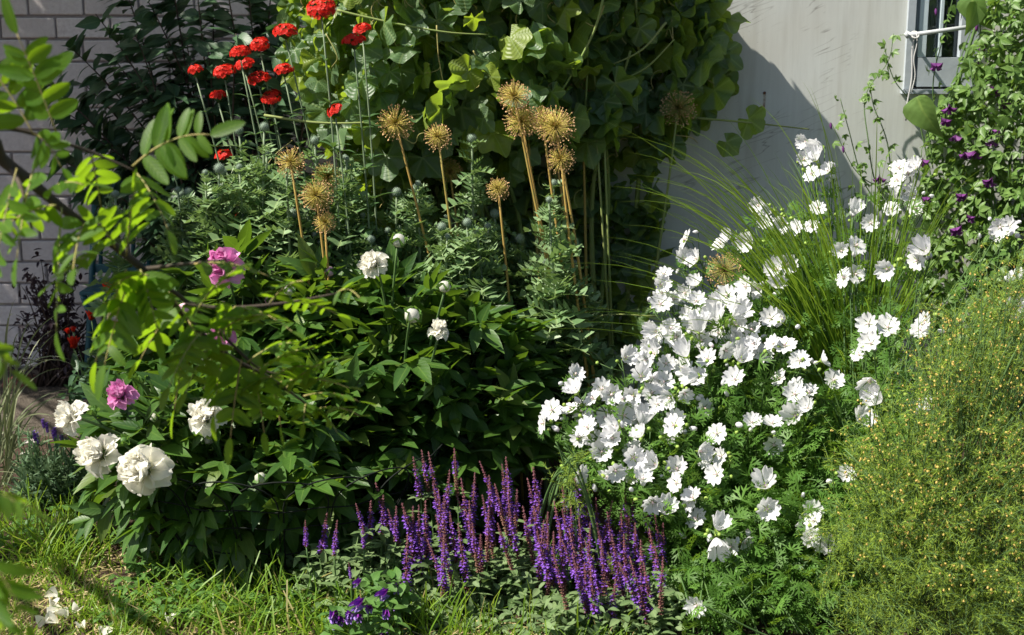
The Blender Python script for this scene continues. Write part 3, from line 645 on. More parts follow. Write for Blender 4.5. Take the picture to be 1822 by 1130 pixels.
# ------------------------------------------------------------------ allium seed heads
def allium(seed, r=.052, nr=120, mats=('ray', 'capsule')):
    g = np.random.default_rng(seed); b = B(); i = np.arange(nr)+.5; th = np.arccos(1-2*i/nr*.97); ph = i*2.39996
    d = nrm(np.stack([np.sin(th)*np.cos(ph), np.sin(th)*np.sin(ph), np.cos(th)], 1)+g.normal(size=(nr, 3))*.10); rr = r*g.uniform(.74, 1.08, nr)
    cap = T()
    for k in range(3):
        a = k*2.1; cap.add([(0, 0, -.6), (.75*math.cos(a), .75*math.sin(a), .1), (.3*math.cos(a+1.05), .3*math.sin(a+1.05), .75), (.75*math.cos(a+2.1), .75*math.sin(a+2.1), .1)], [(0, 1, 2, 3)], [(.5, .5)]*4, 1)
    for k in range(nr): b.tube([d[k]*.003, d[k]*rr[k]*.5, d[k]*rr[k]], [.0008, .0005, .0005], 3, 0)
    b.put(cap, frames(np.cross(d, g.normal(size=d.shape)), d), d*rr[:, None], g.uniform(.0028, .0045, nr))
    return b.mesh('seed_head', [M_[mats[0]], M_[mats[1]]])
AL = [allium(1, .052, 230), allium(2, .050, 200), allium(3, .047, 170)]; ALG = allium(5, .055, 190, ('greenray', 'capsule'))
GA = 'dried allium seed heads'
for px, py, r, bx, Y, how, gr in ((915, 172, 27, 1062, 4.18, 'uppermost of the cluster over the orange stalks', 0), (928, 216, 29, 1066, 4.2, 'wide one half overlapped by the largest head', 0), (988, 226, 33, 1078, 4.14, 'largest one, before the dark vine', 0), (998, 284, 27, 1080, 4.12, 'lowest of the cluster, on thick orange stalks', 0), (966, 215, 24, 1070, 4.26, 'mostly hidden behind its two neighbours', 0), (704, 220, 31, 860, 4.2, 'below the pale folded vine leaf', 0), (779, 244, 26, 850, 4.18, 'between the vine leaf and the thistle ball', 0), (517, 289, 28, 600, 4.02, 'on the outside, among pale spiny leaves', 0), (583, 314, 24, 625, 4.2, 'dim one behind a brighter one', 0), (563, 348, 28, 615, 4.0, 'bright yellow-centred one low over the thistles', 0), (578, 396, 20, 612, 3.99, 'small lowest one on splayed yellow stalks', 0), (886, 336, 22, 930, 4.14, 'ragged half head beside a thistle stalk', 0), (800, 305, 22, 850, 4.6, 'dark brown one in the shade of the vine', 0), (1035, 160, 30, 1045, 4.72, 'brown one in deep shade on a straight tan stalk', 0), (1206, 192, 29, 1110, 4.66, 'greenish one at the edge of the vine before the white wall', 1), (1290, 482, 30, 1330, 3.98, 'yellow-green one sunk among white mallow flowers', 1)):
    hp = at(px, py, Y); gp = at(bx, 800, Y+.03); gp[2] = 0
    t = thing('allium', ('green' if gr else 'dry tan')+' allium globe, '+how, 'seed head', gp, GA)
    P = curve(gp, gp*.45+hp*.55+A(uni(-.03, .035), 0, 0), hp, 10); b = B(); b.tube(P, np.linspace(.0062 if px > 900 else .0046, .0033, 10), 7); b.build('stalk', M_['drystalk'] if not gr else M_['cane'], t)
    part('seed_head', ALG if gr else AL[R.integers(0, 3)], t, hp, rot_to(nrm(hp-P[-2]), uni(0, 6)), r/ppm(Y)/.049)
# two leafless green-tan stalks beside them
for px, py, bx in ((1062, 250, 1100), (1075, 245, 1098), (985, 250, 1072), (940, 240, 985), (950, 330, 1000)):
    Y = 4.55; hp = at(px, py, Y); gp = at(bx, 800, Y); gp[2] = 0
    b = B(); b.tube(curve(gp, gp*.5+hp*.5, hp, 8), np.linspace(.0052, .0032, 8), 7); tag(b.build('dry_stalk', M_['cane' if px > 1050 else 'drystalk']), 'bare leafless allium stalk among the other stalks before the dark vine', 'stalk', 'bare allium stalks')

# ------------------------------------------------------------------ globe thistles
def ball(r=.017):
    b = B(); n_ = 90; i = np.arange(n_)+.5; th = np.arccos(1-2*i/n_); ph = i*2.39996; d = np.stack([np.sin(th)*np.cos(ph), np.sin(th)*np.sin(ph), np.cos(th)], 1)
    sp = T().add([(-.0016, 0, 0), (.0016, 0, 0), (0, .0002, .0075), (0, .002, 0)], [(0, 1, 2), (1, 3, 2), (3, 0, 2)], [(.5, .5)]*4)
    b.tube([(0, 0, -r*.98), (0, 0, -r*.7), (0, 0, 0), (0, 0, r*.7), (0, 0, r*.98)], [r*.2, r*.7, r, r*.7, r*.15], 12); b.put(sp, frames(np.cross(d, A(.3, .5, .8)), d), d*r*.93); return b.mesh('flower_ball', M_['ball'])
BALL = ball()
TH = [(425, 232), (470, 226), (335, 342), (205, 345), (840, 246), (985, 326), (740, 336), (831, 396), (706, 342), (925, 425), (660, 426), (786, 404), (1038, 524), (624, 352), (560, 250), (390, 300), (520, 380), (880, 380)]
extra = [(uni(300, 1040), 0) for _ in range(34)] + [(uni(340, 620), 0) for _ in range(12)]
TH += [(x, 215+.2*(x-300)+uni(0, 180)) for x, _ in extra]
for i, (px, py) in enumerate(TH):
    Y = 4.2+uni(-.1, .22); hp = at(px, py, Y); gp = at(px+uni(-20, 45), 800, Y); gp[2] = 0
    t = thing('globe_thistle', 'grey-green globe thistle with spiny cut leaves in the sunny bank behind the peonies', 'thistle', gp, 'globe thistles behind the peonies')
    P = curve(gp, gp*.5+hp*.5+A(uni(-.03, .03), uni(-.02, .02), 0), hp, 14); b = B(); b.tube(P, np.linspace(.007, .0035, 14), 6); b.build('stem', M_['stempale'], t)
    fo = B(); n_ = 84; q = uni(.34, .985, n_); ii = np.clip((q*13).astype(int), 0, 12); pos = P[ii]+(P[ii+1]-P[ii])*(q*13-ii)[:, None]
    a = np.arange(n_)*2.4+uni(0, 6); d = np.stack([np.cos(a), np.sin(a), uni(-.05, 1.1, n_)], 1); s = uni(.6, 1.05, n_)*np.interp(q, [.3, .8, 1], [.135, .10, .045])
    k = R.integers(0, 3, n_)
    for j in range(3): m_ = k == j; fo.put(L_SP[j], frames(d[m_], A(0, 0, 1)+rnd(m_.sum(), .2)), pos[m_], s[m_])
    fo.build('foliage', M_['thistle'], t)
    part('flower_ball', BALL, t, hp, rot_to(A(0, 0, 1)), uni(.62, .85) if i < 18 else uni(.35, .6))

# ------------------------------------------------------------------ peonies
PF_W = [peony_flower(s_, M_['cream']) for s_ in (1, 2, 3)]; PF_P = [peony_flower(s_, M_['pink'], .06, 8, .9) for s_ in (4, 5)]
PB_W = peony_bud(M_['cream']); PB_P = peony_bud(M_['palepink'], .016); PB_G = peony_bud(M_['weed'], .013); PCAL = peony_calyx()
def fill_blob(c, rad, n, inner=.55):
    d = nrm(rnd(n)); r = uni(inner, 1.03, n)[:, None]**.7; lump = 1+.10*np.sin(d[:, :1]*7+1)+.10*np.sin(d[:, 1:2]*6+d[:, 2:]*5)
    return np.asarray(c)+d*np.asarray(rad)*r*lump, nrm(d/np.asarray(rad))
def peony(label, base, blobs, flowers, seed):
    t = thing('peony', label, 'peony', base); fo = B(); st = B()
    for c, rad, n in blobs:
        P, N = fill_blob(c, rad, n); keep = (P[:, 2] > .05+.03*np.sin(P[:, 0]*9)) & (np.hypot(P[:, 0]-base[0], P[:, 1]-base[1]) < .20+1.25*P[:, 2]); P, N = P[keep], N[keep]
        lead = nrm(N*A(.9, .9, .6)+A(0, -.05, -.05)+rnd(len(P), .35))          # each spray of three leaflets
        up = nrm(A(-.15, -.15, .9)+N*.6+rnd(len(P), .3)); F = frames(lead, up); s = uni(.07, .14, len(P))
        for a in (-.75, 0., .75):
            ca, sa = math.cos(a), math.sin(a); M = F.copy(); M[:, :, 0] = F[:, :, 0]*ca - F[:, :, 1]*sa; M[:, :, 1] = F[:, :, 0]*sa + F[:, :, 1]*ca
            fo.put(L_PE[R.integers(0, 3)], M, P+rnd(len(P), .004), s*(1 if a == 0 else .88))
        for k in R.choice(len(P), min(len(P), 46), False):
            e = P[k]; st.tube(curve(np.array(base)+A(uni(-.1, .1), uni(-.08, .08), 0), np.array(base)*.4+e*.6+A(0, 0, .10), e, 9), np.linspace(.006, .0025, 9), 5)
    for kind, px, py, Y, s, face in flowers:
        hp = at(px, py, Y); f = nrm(A(*face)+R.normal(size=3)*.08)
        b0 = np.array(base)+A(uni(-.06, .06), uni(-.05, .05), .02); st.tube(curve(b0, b0*.35+hp*.65-f*.10+A(0, 0, .06), hp-f*.012, 12), np.linspace(.0058, .0032, 12), 6)
        if kind in ('w', 'p'): part('flower', (PF_W if kind == 'w' else PF_P)[R.integers(0, 3 if kind == 'w' else 2)], t, hp, rot_to(f, uni(0, 6)), s, [('sepals', PCAL)])
        else: part('bud', {'bw': PB_W, 'bp': PB_P, 'bg': PB_G}[kind], t, hp, rot_to(f, uni(0, 6)), s, [('sepals', PCAL)])
    st.build('stem', M_['stemgreen'], t); fo.build('foliage', M_['peony'], t)
def gpt(px, Y): p = at(px, 900, Y); p[2] = 0; return p
cL = at(400, 830, 3.72); cC = at(690, 680, 4.0)
peony('low peony bush with huge white blooms and one pink bloom at the lawn edge', gpt(430, 3.75),
      [(cL, (.36, .30, .27), 330), (at(300, 800, 3.62), (.17, .18, .17), 90), (at(560, 830, 3.75), (.30, .28, .30), 230)],
      [('w', 133, 742, 3.42, .70, (-.85, -.45, .35)), ('w', 182, 808, 3.40, .86, (-.55, -.7, .4)), ('w', 258, 836, 3.34, 1.02, (-.3, -.8, .45)), ('w', 368, 745, 3.42, .72, (-.3, -.4, .8)), ('p', 217, 706, 3.46, .62, (-.4, -.5, .7)),
       ('bg', 251, 675, 3.62, .95, (.1, -.2, 1)), ('bg', 198, 706, 3.58, 1.05, (-.2, -.2, 1)), ('bg', 166, 733, 3.5, .8, (0, -.2, 1)), ('bg', 220, 786, 3.42, .9, (0, -.3, .8)), ('bw', 272, 744, 3.55, .75, (0, -.1, 1)), ('bw', 372, 780, 3.5, .95, (-.1, -.6, .5)), ('bw', 463, 850, 3.42, .9, (.1, -.4, -.4)), ('bp', 367, 688, 3.7, .7, (0, -.1, 1))], 1)
peony('tall white peony bush with round white buds above dark glossy leaves', gpt(700, 4.05),
      [(cC, (.40, .32, .33), 470), (at(800, 700, 4.0), (.26, .26, .26), 190), (at(660, 830, 3.85), (.42, .28, .30), 330), (at(560, 600, 4.05), (.24, .22, .22), 150), (at(880, 830, 3.9), (.24, .24, .28), 160)],
      [('w', 667, 472, 3.78, .62, (-.5, -.5, .5)), ('bw', 709, 429, 3.85, 1.2, (.2, -.2, .9)), ('bw', 791, 511, 3.70, 1.0, (0, -.1, 1)), ('bw', 733, 562, 3.62, 1.2, (.4, -.3, .5)), ('w', 780, 592, 3.62, .45, (.2, -.1, .9)), ('bw', 515, 517, 3.8, .95, (0, 0, 1)), ('bw', 568, 468, 4.1, .6, (.2, 0, 1)), ('bw', 640, 470, 4.02, .5, (0, 0, 1))], 2)
peony('pink peony bush with pale pink buds half hidden behind the rowan branch', gpt(430, 4.15),
      [(at(430, 620, 4.12), (.30, .25, .30), 260), (at(340, 680, 4.05), (.2, .2, .22), 120)],
      [('p', 400, 476, 3.86, .9, (-.3, -.75, .5)), ('p', 396, 596, 3.75, .6, (.1, -.5, .7)), ('bp', 328, 552, 3.92, 1.3, (-.2, -.3, .8)), ('bp', 366, 596, 3.9, 1.0, (0, -.3, .8)), ('bp', 587, 484, 4.0, .95, (.1, 0, 1)), ('bp', 480, 534, 3.95, .95, (0, 0, 1)), ('bp', 335, 540, 3.95, .9, (.2, 0, 1)), ('bp', 415, 580, 3.92, .8, (.2, -.1, 1)), ('bp', 396, 543, 3.97, .8, (0, 0, 1))], 3)

# ------------------------------------------------------------------ white musk mallow
MF = [mallow_flower(i, c) for i, c in enumerate((.30, .48, .70, .40, 1.0, 1.7))]; MST, MCAL = mallow_extra(); MBU = mallow_bud(); GBU = green_bud()
FL = '''1112,637 1022,667 1026,698 983,730 968,753 1016,730 1037,732 1070,693 1056,710 1088,702 1127,705 1118,723 1079,742 1137,744 1049,751 1203,748 1150,640 1141,670 1185,647 1185,677 1222,634 1240,670 1169,590 1192,587 1242,592 1207,606
1031,844 1095,837 1141,757 1200,757 1046,762 1141,777 1189,775 1031,779 1063,790 1070,805 1127,800 1127,814 1168,828 1120,846 1143,853 1205,836 1205,860 1233,887 1182,913 1161,892 1240,924 1079,853
1221,427 1283,434 1300,422 1335,430 1216,462 1241,461 1182,489 1175,508 1181,524 1175,542 1198,533 1239,537 1239,507 1220,521 1294,526 1285,542 1313,544 1328,510 1352,512 1382,508 1384,480 1372,485 1308,579 1244,592 1275,576 1280,593 1193,585 1167,597 1204,600 1372,567 1397,567 1340,588 1296,611 1320,609 1356,607
1290,623 1317,623 1317,642 1358,630 1397,616 1420,642 1388,674 1181,680 1243,669 1218,699 1195,706 1253,726 1308,676 1338,752 1374,754 1416,740 1377,791 1276,772
1362,866 1364,905 1276,844 1245,803 1268,809 1231,889 1276,942 1274,957 1301,973
1350,366 1376,375 1360,400 1335,428 1455,371 1519,380 1550,397 1596,354 1625,347 1630,371 1586,373 1393,397 1419,407 1443,404 1498,447 1522,438 1522,488 1503,495 1632,464 1650,450 1546,576 1580,583 1580,478 1637,588 1648,576 1423,642 1461,642 1483,677 1530,632 1550,612 1548,677 1568,714 1650,722
1435,252 1462,262 1430,285 1445,310 1475,305 1452,286 1600,300 1630,298 1617,310 1598,322 1780,404 1766,415 1796,404 1812,500 1802,545 1815,562 1482,978 1505,845 1240,1077 1400,470 1416,690 1440,700 1255,560 1225,560 1160,620 1260,640 1215,655 1170,720 1160,700 1100,760 1090,780 1110,740'''
FL = [tuple(map(float, a.split(','))) for a in FL.split()]
_x, _y = sample_poly([(1230, 760), (1420, 700), (1560, 760), (1500, 960), (1330, 980), (1250, 900)], 9); FL += list(zip(_x, _y)); _x, _y = sample_poly([(1165, 590), (1230, 500), (1330, 500), (1390, 560), (1370, 650), (1250, 680), (1180, 720), (1090, 740), (1050, 720)], 9); FL += list(zip(_x, _y))
PL = [dict(px=1215, Y=3.72, lab='sprawling white mallow leaning over the purple sage'), dict(px=1320, Y=3.9, lab='densest white mallow in full bloom beside the ornamental grass'), dict(px=1450, Y=4.25, lab='tall white mallow growing behind the ornamental grass by the wall'), dict(px=1560, Y=3.75, lab='white mallow with scattered blooms standing among the asparagus')]
def depth(py): return np.interp(py, [250, 380, 450, 550, 700, 850, 950, 1080], [4.35, 4.2, 4.05, 3.88, 3.64, 3.44, 3.30, 3.12])
def which(px, py):
    if px > 1440 and py > 420: return 3
    if py < 445: return 2
    if py > 690 and px < 1330 or px < 1165 and py > 620: return 0
    return 1
mal = []
for p in PL:
    t = thing('mallow', p['lab'], 'mallow', gpt(p['px'], p['Y']), 'white mallow plants'); mal.append((t, B(), B()))
def mallow_stem(t, st, fo, hp, f, nleaf=12, spread=1.0):
    base = np.array(t.location); b0 = base+A(uni(-.10, .10), uni(-.08, .08), 0)
    mid = b0*.5+hp*.5+A((hp[0]-b0[0])*.15, (hp[1]-b0[1])*.1, .10); P = curve(b0, mid, hp-f*.02, 12); st.tube(P, np.linspace(.0042, .0015, 12), 5)
    q = uni(.25, .97, nleaf); i = np.clip((q*11).astype(int), 0, 10); pos = P[i]+(P[i+1]-P[i])*(q*11-i)[:, None]
    off = nrm(rnd(nleaf)*A(1, 1, .5)+A(-.1, -.2, .1)); pos = pos+off*uni(.015, .06, nleaf)[:, None]*spread; k = R.integers(0, 3, nleaf); s = uni(.03, .06, nleaf)
    for j in range(3): m_ = k == j; fo.put(L_MA[j], frames(off[m_]+A(0, 0, .2), A(-.1, -.4, .8)+rnd(m_.sum(), .4)), pos[m_], s[m_])
    return P
for px, py in FL:
    w = which(px, py); t, st, fo = mal[w]; Y = depth(py)+uni(-.05, .05)-(.28 if px > 1540 and py > 440 else 0); hp = at(px, py, Y)
    f = nrm(A(-.34, -.66, .52)+R.normal(size=3)*A(.50, .25, .38)); P = mallow_stem(t, st, fo, hp, f)
    part('flower', MF[R.integers(0, 6)], t, hp, rot_to(f, uni(0, 6)), uni(.84, 1.14)*(1.0 if py < 800 else .95), [('stamens', MST), ('calyx', MCAL)])
    for k in range(R.integers(1, 5)):
        e = hp+R.normal(size=3)*A(.022, .012, .016)-f*.025; st.tube([P[-2], (P[-2]+e)/2-A(0, 0, .004), e], .0011, 4)
        fo2 = nrm(f+R.normal(size=3)*.5)
        if R.random() < .26: part('bud', MBU, t, e, rot_to(fo2), uni(.7, 1.1))
        else:
            v = B(); st.tube([e-fo2*.004, e, e+fo2*.004, e+fo2*.008, e+fo2*.010], [.002, .0048, .0055, .004, .0005], 6, 1)
# leafy bulk below the flowers
for w, reg, n_ in ((0, [(1000, 760), (1250, 700), (1330, 960), (1250, 1010), (1180, 960), (1050, 850)], 120), (1, [(1190, 560), (1400, 500), (1460, 700), (1500, 960), (1330, 1020), (1240, 800)], 260), (2, [(1230, 440), (1420, 330), (1650, 330), (1600, 560), (1400, 520)], 70), (3, [(1430, 700), (1600, 560), (1640, 800), (1560, 1060), (1300, 1120), (1280, 1000)], 210), (0, [(1230, 1010), (1420, 1020), (1540, 1090), (1540, 1150), (1220, 1150), (1200, 1080)], 120)):
    t, st, fo = mal[w]; X_, Y_ = sample_poly(reg, n_)
    for a, c in zip(X_, Y_): mallow_stem(t, st, fo, at(a, c, depth(c)+uni(-.02, .22)), nrm(A(-.2, -.4, .8)), 13, 1.4)
# the lone stem that creeps out at the bottom
t, st, fo = mal[0]
for P in ([(1250, 1075), (1290, 1095), (1350, 1125), (1420, 1150)],): st.tube(spline([at(a, c, 3.06) for a, c in P], 12), .0022, 5)
for (t, st, fo) in mal: st.build('stem', [M_['stemgreen'], M_['calyx']], t); fo.build('foliage', M_['mallow'], t)

# ------------------------------------------------------------------ ornamental grass clump
def blades(base, tips, w, name, mat, label, cat, arch=.3, sides_seed=0):
    t = thing(name, label, cat, base); b = B()
    for e in tips:
        b0 = np.asarray(base)+A(uni(-.06, .06), uni(-.06, .06), 0); L = np.linalg.norm(e-b0); mid = b0*.45+e*.55+A(0, 0, arch*L*uni(.6, 1.2)) - A((e[0]-b0[0])*.22, (e[1]-b0[1])*.22, 0)
        P = curve(b0, mid, e, 14); d = nrm(np.gradient(P, axis=0)); sd = nrm(np.cross(d, A(uni(-.6, .6), -1, uni(-.4, .4)))); q = np.linspace(0, 1, 14)[:, None]; ww = w*uni(.7, 1.2)*(1-q**2.2)*np.minimum(1, .5+q*3)
        V = np.stack([P-sd*ww, P+np.cross(d, sd)*ww*.35, P+sd*ww], 1).reshape(-1, 3); i = np.arange(13)[:, None]*3
        f = np.concatenate([np.stack([i[:, 0]+k, i[:, 0]+k+1, i[:, 0]+k+4, i[:, 0]+k+3], 1) for k in (0, 1)])
        b.raw(V, [(f, np.zeros(len(f), int))], np.stack([np.tile([.1, .5, .9], 14), np.repeat(np.linspace(0, 1, 14), 3)], 1), np.full(len(V), uni(0, 1)))
    b.build('blade', mat, t); return t
gb = gpt(1520, 4.12)
tips = []
for k in range(150): tips.append(at(uni(1340, 1720), uni(250, 470), 4.1+uni(-.25, .3)))
for k in range(90): a = uni(0, 1); tips.append(at(1380-300*a+uni(-40, 40), 330+uni(-140, 330)*(.3+.7*a), 3.95+uni(-.3, .15)))
for px, py in ((1080, 300), (1115, 310), (1145, 322), (1150, 290), (990, 470), (1000, 560), (930, 590), (1030, 545), (950, 580), (1060, 455), (1280, 195), (1330, 170), (1210, 250), (1170, 370), (1070, 680), (1100, 650), (1425, 140), (1440, 150), (1060, 420), (1100, 400), (1090, 480), (1560, 190), (1790, 270), (1770, 290), (1720, 300)): tips.append(at(px, py, 3.95+uni(-.2, .1)))
for k in range(90): tips.append(at(uni(1340, 1680), uni(480, 720), 3.9+uni(-.2, .2)))
blades(gb, tips, .0027, 'ornamental_grass', M_['grassblade'], 'clump of tall arching green grass blades among the white mallows', 'grass clump', .30)
# pale variegated grass at the left edge
lb = gpt(-10, 4.3); tips = [at(px, py, 4.2+uni(-.2, .3)) for px, py in (*[(uni(-20, 150), uni(540, 850)) for _ in range(26)], (45, 600), (75, 650), (110, 700), (130, 760), (150, 830), (60, 690), (30, 640), (95, 640), (160, 700), (20, 720), (45, 780), (70, 830), (100, 810), (15, 560), (30, 530), (125, 640), (140, 655), (60, 740), (85, 760), (10, 690), (20, 820), (50, 850))]
blades(lb, tips, .0034, 'variegated_grass', M_['palegrass'], 'pale cream-striped grass tuft arching out by the sandy path', 'grass clump', .42)

# ------------------------------------------------------------------ asparagus
def asparagus(label, base, poly, y0, y1, nbr, nneedle, nbell, big=1.0):
    t = thing('asparagus', label, 'asparagus', base); st = B(); nd = B(); X_, Y_ = sample_poly(poly, nbr)
    needle = T().add([(-.06, 0, 0), (.06, 0, 0), (.03, .6, -.02), (0, 1, -.06)], [(0, 1, 2, 3)], [(.5, 0), (.5, 0), (.5, .6), (.5, 1)])
    allp = []; alld = []; lens = []
    if big > .9:
        X2, Y2 = sample_poly([(1450, 820), (1490, 700), (1570, 560), (1640, 470), (1740, 390), (1830, 360), (1850, 1130), (1600, 1120), (1480, 1000)], nbr//5); X_ = np.append(X_, X2); Y_ = np.append(Y_, Y2)
    for a, c in zip(X_, Y_):
        e = at(a, c, np.interp(c, [430, 1130], [y1, y0])+uni(-.24, .26)); q = uni(.45, .85); up = max(.05, e[2]*q)
        b0 = np.asarray(base)+A(uni(-.12, .12), uni(-.1, .1), 0); s0 = b0*(1-q)+A(e[0]*q+b0[0]*0, e[1]*q, 0); s0[2] = up*.9
        P = curve(s0, s0*.5+e*.5+A(0, 0, .05), e+A(uni(-.02, .06), 0, -.02), 10); st.tube(P, np.linspace(.0016, .0007, 10), 4)
        for m_ in range(9):
            i = R.integers(2, 9); p0 = P[i]; dd = nrm(nrm(P[i+1]-P[i])*.7+R.normal(size=3)*.6); L = uni(.025, .095)*big; p1 = p0+dd*L+A(0, 0, -.006)
            st.tube([p0, (p0+p1)/2+A(0, 0, .004), p1], .0006, 3); k = nneedle; f = uni(.1, 1.0, k)[:, None]
            allp.append(p0+(p1-p0)*f); alld.append(nrm(dd*.5+rnd(k, .7)))
    for k in range(11):
        e = at(*[float(v[0]) for v in sample_poly(poly, 1)], (y0+y1)/2+uni(-.1, .2)); b0 = np.asarray(base)+A(uni(-.12, .12), uni(-.1, .1), 0); st.tube(curve(b0, b0*.5+e*.5+A(0, 0, .15), e, 12), np.linspace(.0055, .002, 12), 6)
    P = np.concatenate(allp); d = np.concatenate(alld); nd.put(needle, frames(d, rnd(len(d))), P, uni(.009, .018, len(P))*np.ones(len(P)))
    nd.build('foliage', M_['asparagus'], t); st.build('stem', M_['stemgreen'], t)
    if nbell:
        bl = B(); bell = T(); ring = lambda r_, z: [(r_*math.cos(a), r_*math.sin(a), z) for a in np.arange(6)*math.tau/6]
        v = ring(.12, 0)+ring(.42, .35)+ring(.40, .75)+ring(.52, 1.0); bell.add(v, [(i*6+j, i*6+(j+1) % 6, (i+1)*6+(j+1) % 6, (i+1)*6+j) for i in range(3) for j in range(6)], [(.5, z) for z in (0, .35, .75, 1) for _ in range(6)])
        ok = np.where(P[:, 2] > .25)[0]; i = R.choice(ok, nbell, False); dd = nrm(A(0, 0, -.6)+rnd(nbell, .45)); bl.put(bell, frames(np.cross(dd, rnd(nbell)), dd), P[i]+A(0, 0, -.004), uni(.0036, .0056, nbell))
        tag(bl.build('blossoms', M_['bell'], t), kind='stuff')
asparagus('big feathery asparagus plant full of small yellow bells beside the mallows', gpt(1700, 3.2), [(1500, 760), (1560, 690), (1620, 600), (1700, 500), (1790, 430), (1880, 420), (1900, 1130), (1760, 1150), (1640, 1000), (1540, 900), (1490, 830)], 2.95, 3.45, 400, 13, 3000)
asparagus('thinner green asparagus plant low in the shade under the big one', gpt(1560, 3.35), [(1440, 900), (1560, 840), (1700, 960), (1830, 980), (1830, 1140), (1500, 1140), (1440, 1050)], 3.0, 3.5, 150, 14, 60)
asparagus('single small ferny green sprig beside the purple sage spires', gpt(1010, 3.5), [(975, 790), (1010, 770), (1030, 830), (1025, 880), (990, 850)], 3.4, 3.45, 12, 12, 0, .7)

# ------------------------------------------------------------------ clematis on the right
CP_ = [(1640, 330), (1660, 200), (1700, 130), (1745, 60), (1770, -60), (1960, -60), (1960, 620), (1780, 640), (1690, 640), (1640, 520), (1650, 430)]
def clem_flower(s):
    b = B()
    for k in range(4):
        v, f, uv = petal(.030, [(0, .10), (.35, .26), (.7, .24), (1, .03)], .75, .35, .04, 0, 5, 6, s*5+k); b.put(T().add(v, f, uv), rz(k*1.571)[None], np.zeros((1, 3)))
    return b.mesh('flower', M_['clempetal'])
CF = [clem_flower(1), clem_flower(2)]
def clematis():
    base = gpt(1800, 4.75); t = thing('clematis', 'leafy clematis with nodding dark purple bells climbing beside the window', 'clematis', base); st = B(); fo = B()
    def trio(P, n, d=None, k_=1.):
        d = nrm(A(-.1, -.45, -.1)+rnd(n, .55)) if d is None else d; nn = nrm(A(-.65, -.5, .65)+rnd(n, .4)); F = frames(d, nn); s = uni(.028, .05, n)*k_
        for a in (-.95, 0, .95):
            ca, sa = math.cos(a), math.sin(a); M = F.copy(); M[:, :, 0] = F[:, :, 0]*ca-F[:, :, 1]*sa; M[:, :, 1] = F[:, :, 0]*sa+F[:, :, 1]*ca; fo.put(L_OV if a else L_OV2, M, P, s*(1 if a == 0 else .8))
    X_, Y_ = sample_poly(CP_, 2900); bul = np.clip((X_-1620)/200, .15, 1)*.42; trio(np.array([at(a, c, WY-.06-uni(.1, 1.0)*bb) for a, c, bb in zip(X_, Y_, bul)]), 2900)
    for P in ([(1610, 420), (1560, 330), (1545, 250), (1540, 170), (1580, 110), (1590, 60)], [(1600, 400), (1540, 330), (1510, 230), (1495, 175)], [(1590, 380), (1580, 260), (1555, 190), (1548, 150)], [(1640, 450), (1600, 330), (1560, 330), (1520, 300), (1480, 220)], [(1660, 330), (1630, 200), (1590, 140), (1570, 70)], [(1680, 300), (1660, 160), (1680, 60), (1700, -20)], [(1640, 480), (1570, 430), (1530, 400), (1520, 330)], [(1730, 260), (1700, 150), (1740, 20), (1755, -40)]):
        Q = spline([at(a, c, WY-uni(.05, .10)) for a, c in P], 26); st.tube(Q, np.linspace(.003, .0012, 26), 5); i = np.arange(3, 26)[R.random(23) < .72]; trio(Q[i]+rnd(len(i), .012), len(i), None, .72)
    Q = spline([at(a, c, WY-.14) for a, c in ((1690, 230), (1710, 130), (1735, 50), (1755, -40))], 16); st.tube(Q, .0055, 6)
    for k in range(22):
        a, c = sample_poly(CP_, 1); e = at(a[0], c[0], 4.7); st.tube(curve(base+A(uni(-.15, .15), 0, 0), base*.5+e*.5+A(0, .1, .2), e, 12), np.linspace(.006, .002, 12), 5)
    for px, py in ((1666, 112), (1688, 190), (1685, 212), (1640, 283), (1720, 272), (1735, 268), (1765, 250), (1778, 225), (1700, 240), (1565, 315), (1650, 350), (1730, 385), (1712, 345), (1700, 405), (1760, 320), (1790, 180), (1618, 480), (1775, 155)):
        hp = at(px, py, WY-.18-.25*max(0, (px-1650)/200)); part('flower', CF[R.integers(0, 2)], t, hp, rot_to(nrm(A(-.2, -.45, -.75)+R.normal(size=3)*.2), uni(0, 6)), uni(.75, 1.1)); st.tube([hp, hp+A(0, .01, .03), hp+A(.02, .05, .05)], .0012, 4)
    bd = B(); bd.tube([(0, 0, 0), (0, 0, .01), (0, 0, .02), (0, 0, .028)], [.003, .006, .005, .001], 6); BD = bd.mesh('bud', M_['clempetal'])
    for px, py in ((1758, 20), (1737, 40), (1745, 80), (1665, 15), (1750, 75), (1740, 110), (1478, 218), (1500, 260)): part('bud', BD, t, at(px, py, WY-.2), rot_to(A(.1, -.1, -1)), uni(.8, 1.2))
    fo.build('foliage', M_['clematis'], t); st.build('stem', M_['stemgreen'], t)
clematis()
def bigleaf(px, py, Y, s, ex, ey):
    p = at(px, py, Y); b0 = at(ex, ey, Y+.02); t = thing('bindweed_shoot', 'lone shoot with two big drooping heart-shaped leaves before the window' if py < 100 else 'broad single drooping leaf under the window corner catching the sun', 'leaf', b0)
    st = B(); st.tube(curve(b0, (b0+p)/2+A(.01, -.01, .03), p, 8), .002, 5); st.build('stem', M_['stemgreen'], t); b = B()
    b.put(leaf([(0, .06), (.04, .2), (.1, .29), (.2, .345), (.32, .35), (.5, .285), (.68, .18), (.85, .08), (1, .005)], .45, .45, 3, .05), frames(A(.25, -.25, -.75)[None], A(-.75, -.5, .35)), p[None], s); 
    if py < 100: b.put(leaf([(0, .1), (.08, .28), (.25, .34), (.5, .28), (.8, .1), (1, .01)], .2, .3, 2), frames(A(-.2, -.3, -.9)[None], A(.35, -.8, .35)), p[None]+A(.02, -.02, -.03), s*.8)
    b.build('leaf', M_['clematis'], t)
bigleaf(1632, 172, 4.75, .165, 1660, 300); bigleaf(1725, -12, 4.72, .14, 1745, 60)

